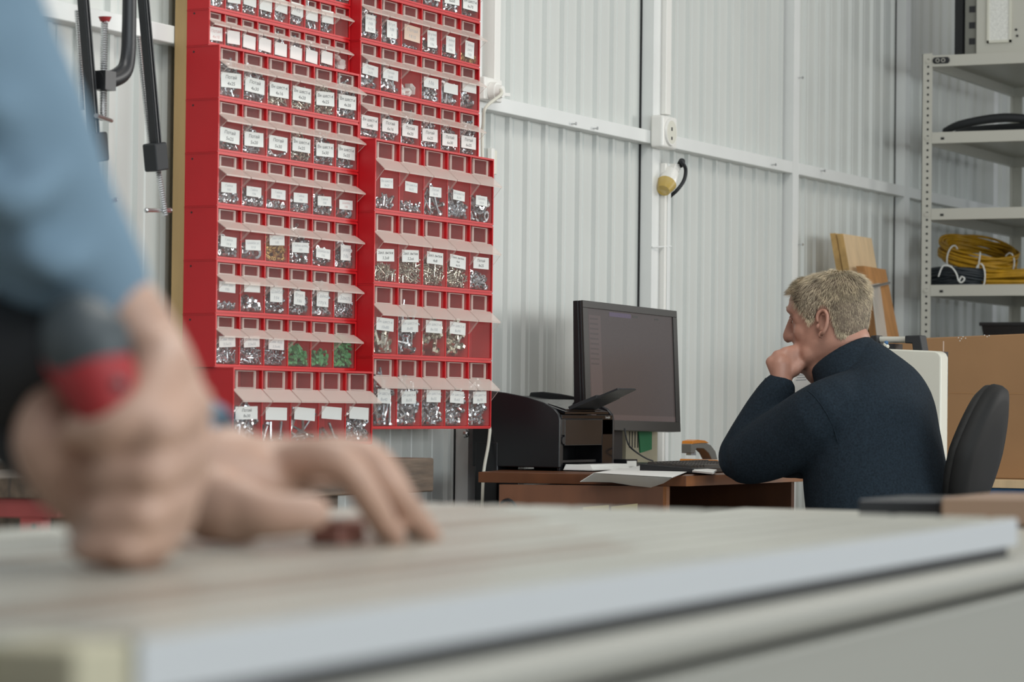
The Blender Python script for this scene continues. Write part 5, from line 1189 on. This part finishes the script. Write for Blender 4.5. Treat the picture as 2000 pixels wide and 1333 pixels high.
# palm and back of hand
b.tube([F_(215, 600, 1.74), wr, F_(322, 740, 1.73), F_(345, 860, 1.725), F_(318, 985, 1.715), F_(285, 1060, 1.70)], [.028, .026, .026, .028, .026, .020], SK, 18, 4, ref=fw, flat=[1, .95, .8, .75, .75, .8])
b.tube([F_(300, 760, 1.745), F_(300, 1010, 1.735)], [.028, .026], SK, 14)
kz = [(384, 790, 838), (372, 880, 925), (350, 968, 1006), (318, 1040, 1072)]
for i, (kx_, ky_, py_) in enumerate(kz):
    r_ = (.0122, .0124, .0115, .0104)[i]
    a0 = F_(kx_-50, ky_-12, 1.725); a1 = F_(kx_-8, ky_, 1.695); a2 = F_(kx_-75, py_, 1.655); a3 = F_(kx_-165+8*i, py_+4, 1.662); a4 = F_(kx_-205+14*i, py_-6, 1.70)
    b.tube([a0, a1, a2], [r_*1.1, r_*1.08, r_], SK, 12, 3); b.tube([a2, a3], [r_*1.0, r_*.95], SK, 12); b.tube([a3, a4], [r_*.93, r_*.80], SK, 12)
# thumb over the top of the handle
b.tube([F_(300, 700, 1.74), F_(318, 720, 1.70), F_(282, 800, 1.665), F_(215, 835, 1.655), F_(150, 838, 1.665)], [.019, .019, .0155, .0135, .0105], SK, 14, 4)
# heel of the hand and palm side at the left
b.tube([F_(110, 800, 1.70), F_(95, 860, 1.69), F_(130, 930, 1.70), F_(180, 1000, 1.71)], [.018, .022, .022, .018], SK, 14, 3)
b.tube([F_(200, 1040, 1.70), F_(262, 1085, 1.695)], [.020, .014], SK, 14)
# left hand resting on the table, fingers towards the right
lw = F_(385, 905, 1.985)
b.tube([F_(300, 850, 1.99), lw, F_(450, 925, 2.0), F_(540, 908, 2.03), F_(640, 900, 2.06)], [.027, .030, .033, .0165, .0125], SK, 18, 4, ref=(0, 0, 1), flat=[1, 1.0, 1.0, 2.0, 2.4])
b.tube([F_(395, 985, 1.96), F_(480, 1010, 1.955)], [.024, .021], SK, 16, 3)
b.tube([lw, F_(400, 980, 1.965), F_(470, 1000, 1.945)], [.026, .026, .022], SK, 16, 3)
b.tube([F_(440, 985, 1.95), F_(520, 1005, 1.935), F_(585, 1004, 1.935), F_(618, 1000, 1.94)], [.020, .0165, .0140, .0120], SK, 14, 4)        # thumb
FG = [([(560, 905, 2.0), (655, 898, 1.99), (712, 960, 2.0), (752, 1030, 2.03), (772, 1058, 2.06)], .0118),
      ([(590, 895, 2.04), (700, 890, 2.035), (765, 955, 2.045), (815, 1020, 2.08), (842, 1050, 2.11)], .0120),
      ([(600, 890, 2.08), (715, 890, 2.085), (770, 950, 2.10), (800, 1010, 2.14), (815, 1038, 2.17)], .0112),
      ([(600, 893, 2.12), (690, 896, 2.13), (730, 950, 2.15), (752, 1000, 2.19), (765, 1028, 2.21)], .0098)]
for pts, r_ in FG: b.tube([F_(*p_) for p_ in pts], [r_*1.25, r_*1.12, r_*1.0, r_*.88, r_*.72], SK, 12, 4)
# arms, trunk, head, legs (out of the frame, under the shirt)
RSh, LSh = Vector((-3.90, -1.98, 1.33)), Vector((-3.46, -1.96, 1.33)); REl = F_(-175, -165, 1.70)
LEl = F_(-60, 640, 2.07)
b.tube([RSh, RSh.lerp(REl, .5), REl], [.058, .05, .042], SK, 16, 3); b.tube([REl, F_(-10, 250, 1.72), F_(130, 480, 1.735), F_(215, 600, 1.74)], [.040, .034, .030, .026], SK, 16, 3)
b.tube([LSh, LEl], [.056, .042], SK, 16); b.tube([LEl, LEl.lerp(lw, .4), F_(300, 850, 1.99)], [.042, .042, .028], SK, 16, 3)
pel = Vector((-3.68, -1.66, .93)); chest = Vector((-3.68, -1.92, 1.26)); nk = Vector((-3.68, -2.05, 1.42)); hd = Vector((-3.68, -2.12, 1.56))
b.tube([pel, pel.lerp(chest, .5), chest, Vector((-3.68, -2.0, 1.36))], [.16, .155, .18, .13], SK, 24, 3, ref=(1, 0, 0), flat=[.7, .65, .62, .6])
b.tube([chest+Vector((0, -.06, .10)), nk, hd], [.065, .058, .06], SK, 16, 2)
hf = Vector((0, -.72, -.69)); hu = Vector((0, -.69, .72))
b.loft([[hd + hf*((lv_[1]+lv_[2])/2 + (lv_[1]-lv_[2])/2*math.cos(a)) + Vector((1, 0, 0))*lv_[3]*math.sin(a) + hu*lv_[0] for a in [2*math.pi*j/24 for j in range(24)]] for lv_ in LV], SK)
b.tube([hd+hf*.085+hu*.025, hd+hf*.112-hu*.025], [.009, .013], SK, 10)
for q in (-1, 1):
    b.ball(hd+Vector((q*.079, 0, 0))-hu*.005, (.008, .018, .028), SK, 10, (Vector((1, 0, 0)), hf, hu))
    hp2 = pel+Vector((q*.09, 0, -.02)); kn = Vector((hp2.x+q*.02, hp2.y-.03, .50)); an = Vector((kn.x+q*.02, kn.y+.04, .09))
    b.tube([hp2, kn, an], [.09, .058, .038], SK, 16, 3); b.tube([an+Vector((0, .04, -.04)), an+Vector((0, -.17, -.055))], [.036, .03], SK, 12)
o = b.build('body', root); fuse(o, .0038, 4, .5)
w = MB()
for q in (-1, 1): w.ball(hd+hf*.078+Vector((q*.032, 0, 0))+hu*.012, .012, 'eye_white', 12); w.ball(hd+hf*.0865+Vector((q*.032, 0, 0))+hu*.012, .006, 'eye_dark', 8)
w.build('eyes', root, smooth=True, auto=False)
w = MB(); w.loft([[hd + hf*(-.012+ (rr_)*math.cos(a)) + Vector((1, 0, 0))*rr_*.8*math.sin(a) + hu*zz_ for a in [2*math.pi*j/24 for j in range(24)]] for rr_, zz_ in ((.097, .035), (.103, .06), (.10, .085), (.08, .108), (.04, .122))], 'hair_base'); w.build('hair', root, smooth=True)
# shirt
w = MB()
w.tube([RSh+Vector((.10, .01, .02)), RSh, RSh.lerp(REl, .5), REl], [.085, .085, .075, .066], 'shirt', 20, 4)
w.tube([REl, F_(-105, 60, 1.71), F_(-10, 250, 1.72), F_(80, 430, 1.73), F_(165, 560, 1.74), F_(206, 628, 1.74)], [.064, .060, .056, .048, .041, .034], 'shirt', 22, 4)
for pts, r_ in (([(-120, 150, 1.665), (-20, 215, 1.66), (60, 180, 1.68)], .012), ([(-120, 330, 1.665), (20, 395, 1.655), (130, 330, 1.69)], .014), ([(0, 470, 1.68), (110, 520, 1.68), (195, 470, 1.71)], .012), ([(-140, 20, 1.66), (-50, 70, 1.66), (20, 20, 1.69)], .012)): w.tube([F_(*p_) for p_ in pts], [r_*.6, r_, r_*.6], 'shirt', 12, 4)
w.tube([LSh+Vector((-.10, .01, .02)), LSh, LSh.lerp(LEl, .6), LEl], [.085, .084, .07, .062], 'shirt', 20, 4)
w.tube([LEl, LEl.lerp(lw, .4), LEl.lerp(lw, .8), lw+(lw-LEl).normalized()*-.012], [.060, .056, .046, .039], 'shirt', 20, 4)
w.tube([pel+Vector((0, .01, -.10)), pel, pel.lerp(chest, .5), chest, Vector((-3.68, -1.99, 1.345)), nk+Vector((0, .03, -.03))], [.185, .185, .18, .205, .17, .075], 'shirt', 28, 4, ref=(1, 0, 0), flat=[.72, .72, .68, .64, .60, .9])
o = w.build('shirt', root); fuse(o, .008, 6, .5)
w = MB(); c = lw+(lw-LEl).normalized()*-.004; d_ = (lw-LEl).normalized(); x_, y_, _ = frame(d_); rg = lambda r_, o_: [c+d_*o_+(x_*math.cos(2*math.pi*j/24)+y_*math.sin(2*math.pi*j/24))*r_ for j in range(24)]
w.loft([rg(.042, -.06), rg(.0435, -.055), rg(.042, .0), rg(.040, .006), rg(.036, .004), rg(.036, -.03)], 'shirt', closed=False); w.build('cuff', root, smooth=True, auto=False)
w = MB()
for q in (-1, 1):
    hp2 = pel+Vector((q*.09, 0, -.02)); kn = Vector((hp2.x+q*.02, hp2.y-.03, .50)); an = Vector((kn.x+q*.02, kn.y+.04, .10))
    w.tube([hp2+Vector((0, 0, .06)), hp2.lerp(kn, .4), kn, an], [.115, .105, .08, .066], 'trousers', 20, 3)
o = w.build('trousers', root); fuse(o, .010, 4)
for q in (-1, 1):
    an = Vector((pel.x+q*.13, pel.y+.01, .0)); w = MB(); w.tube([an+Vector((0, .06, .045)), an+Vector((0, -.06, .05)), an+Vector((0, -.20, .035))], [.045, .046, .034], 'rubber', 16, 3, ref=(1, 0, 0), flat=.95); w.build('shoe', root, smooth=True, auto=False)
# the tool in his right hand
root = thing('hand_tool', 'red and black hand-held power tool gripped in the fist at the left', 'tool', Hc)
w = MB(); w.tube([F_(178, 690, 1.70), F_(195, 800, 1.70), F_(228, 940, 1.70), F_(252, 1060, 1.70)], [.022, .020, .0165, .014], 'rubber', 18, 4); w.build('grip', root, smooth=True)
w = MB(); w.tube([F_(160, 690, 1.68), F_(192, 745, 1.665), F_(203, 800, 1.66)], [.0235, .0225, .017], 'drill_red', 20, 4); w.build('housing', root, smooth=True, label='red housing of the tool')
w = MB(); w.tube([F_(150, 640, 1.685), F_(168, 672, 1.672), F_(176, 694, 1.668)], [.0215, .0255, .0245], 'cap_grey', 20, 3); w.build('end_cap', root, smooth=True, label='dark rounded end cap')
w = MB(); w.tube([F_(130, 690, 1.72), F_(50, 700, 1.735), F_(-40, 715, 1.75), F_(-160, 735, 1.77)], [.030, .040, .044, .040], 'rubber', 20, 4); w.tube([F_(-20, 760, 1.75), F_(20, 850, 1.745), F_(85, 930, 1.735)], [.026, .020, .012], 'rubber', 16, 4); w.build('tool_body', root, smooth=True)
w = MB(); w.ball(F_(228, 752, 1.65), (.006, .006, .004), 'dark_steel', 10); w.build('switch', root, smooth=True)
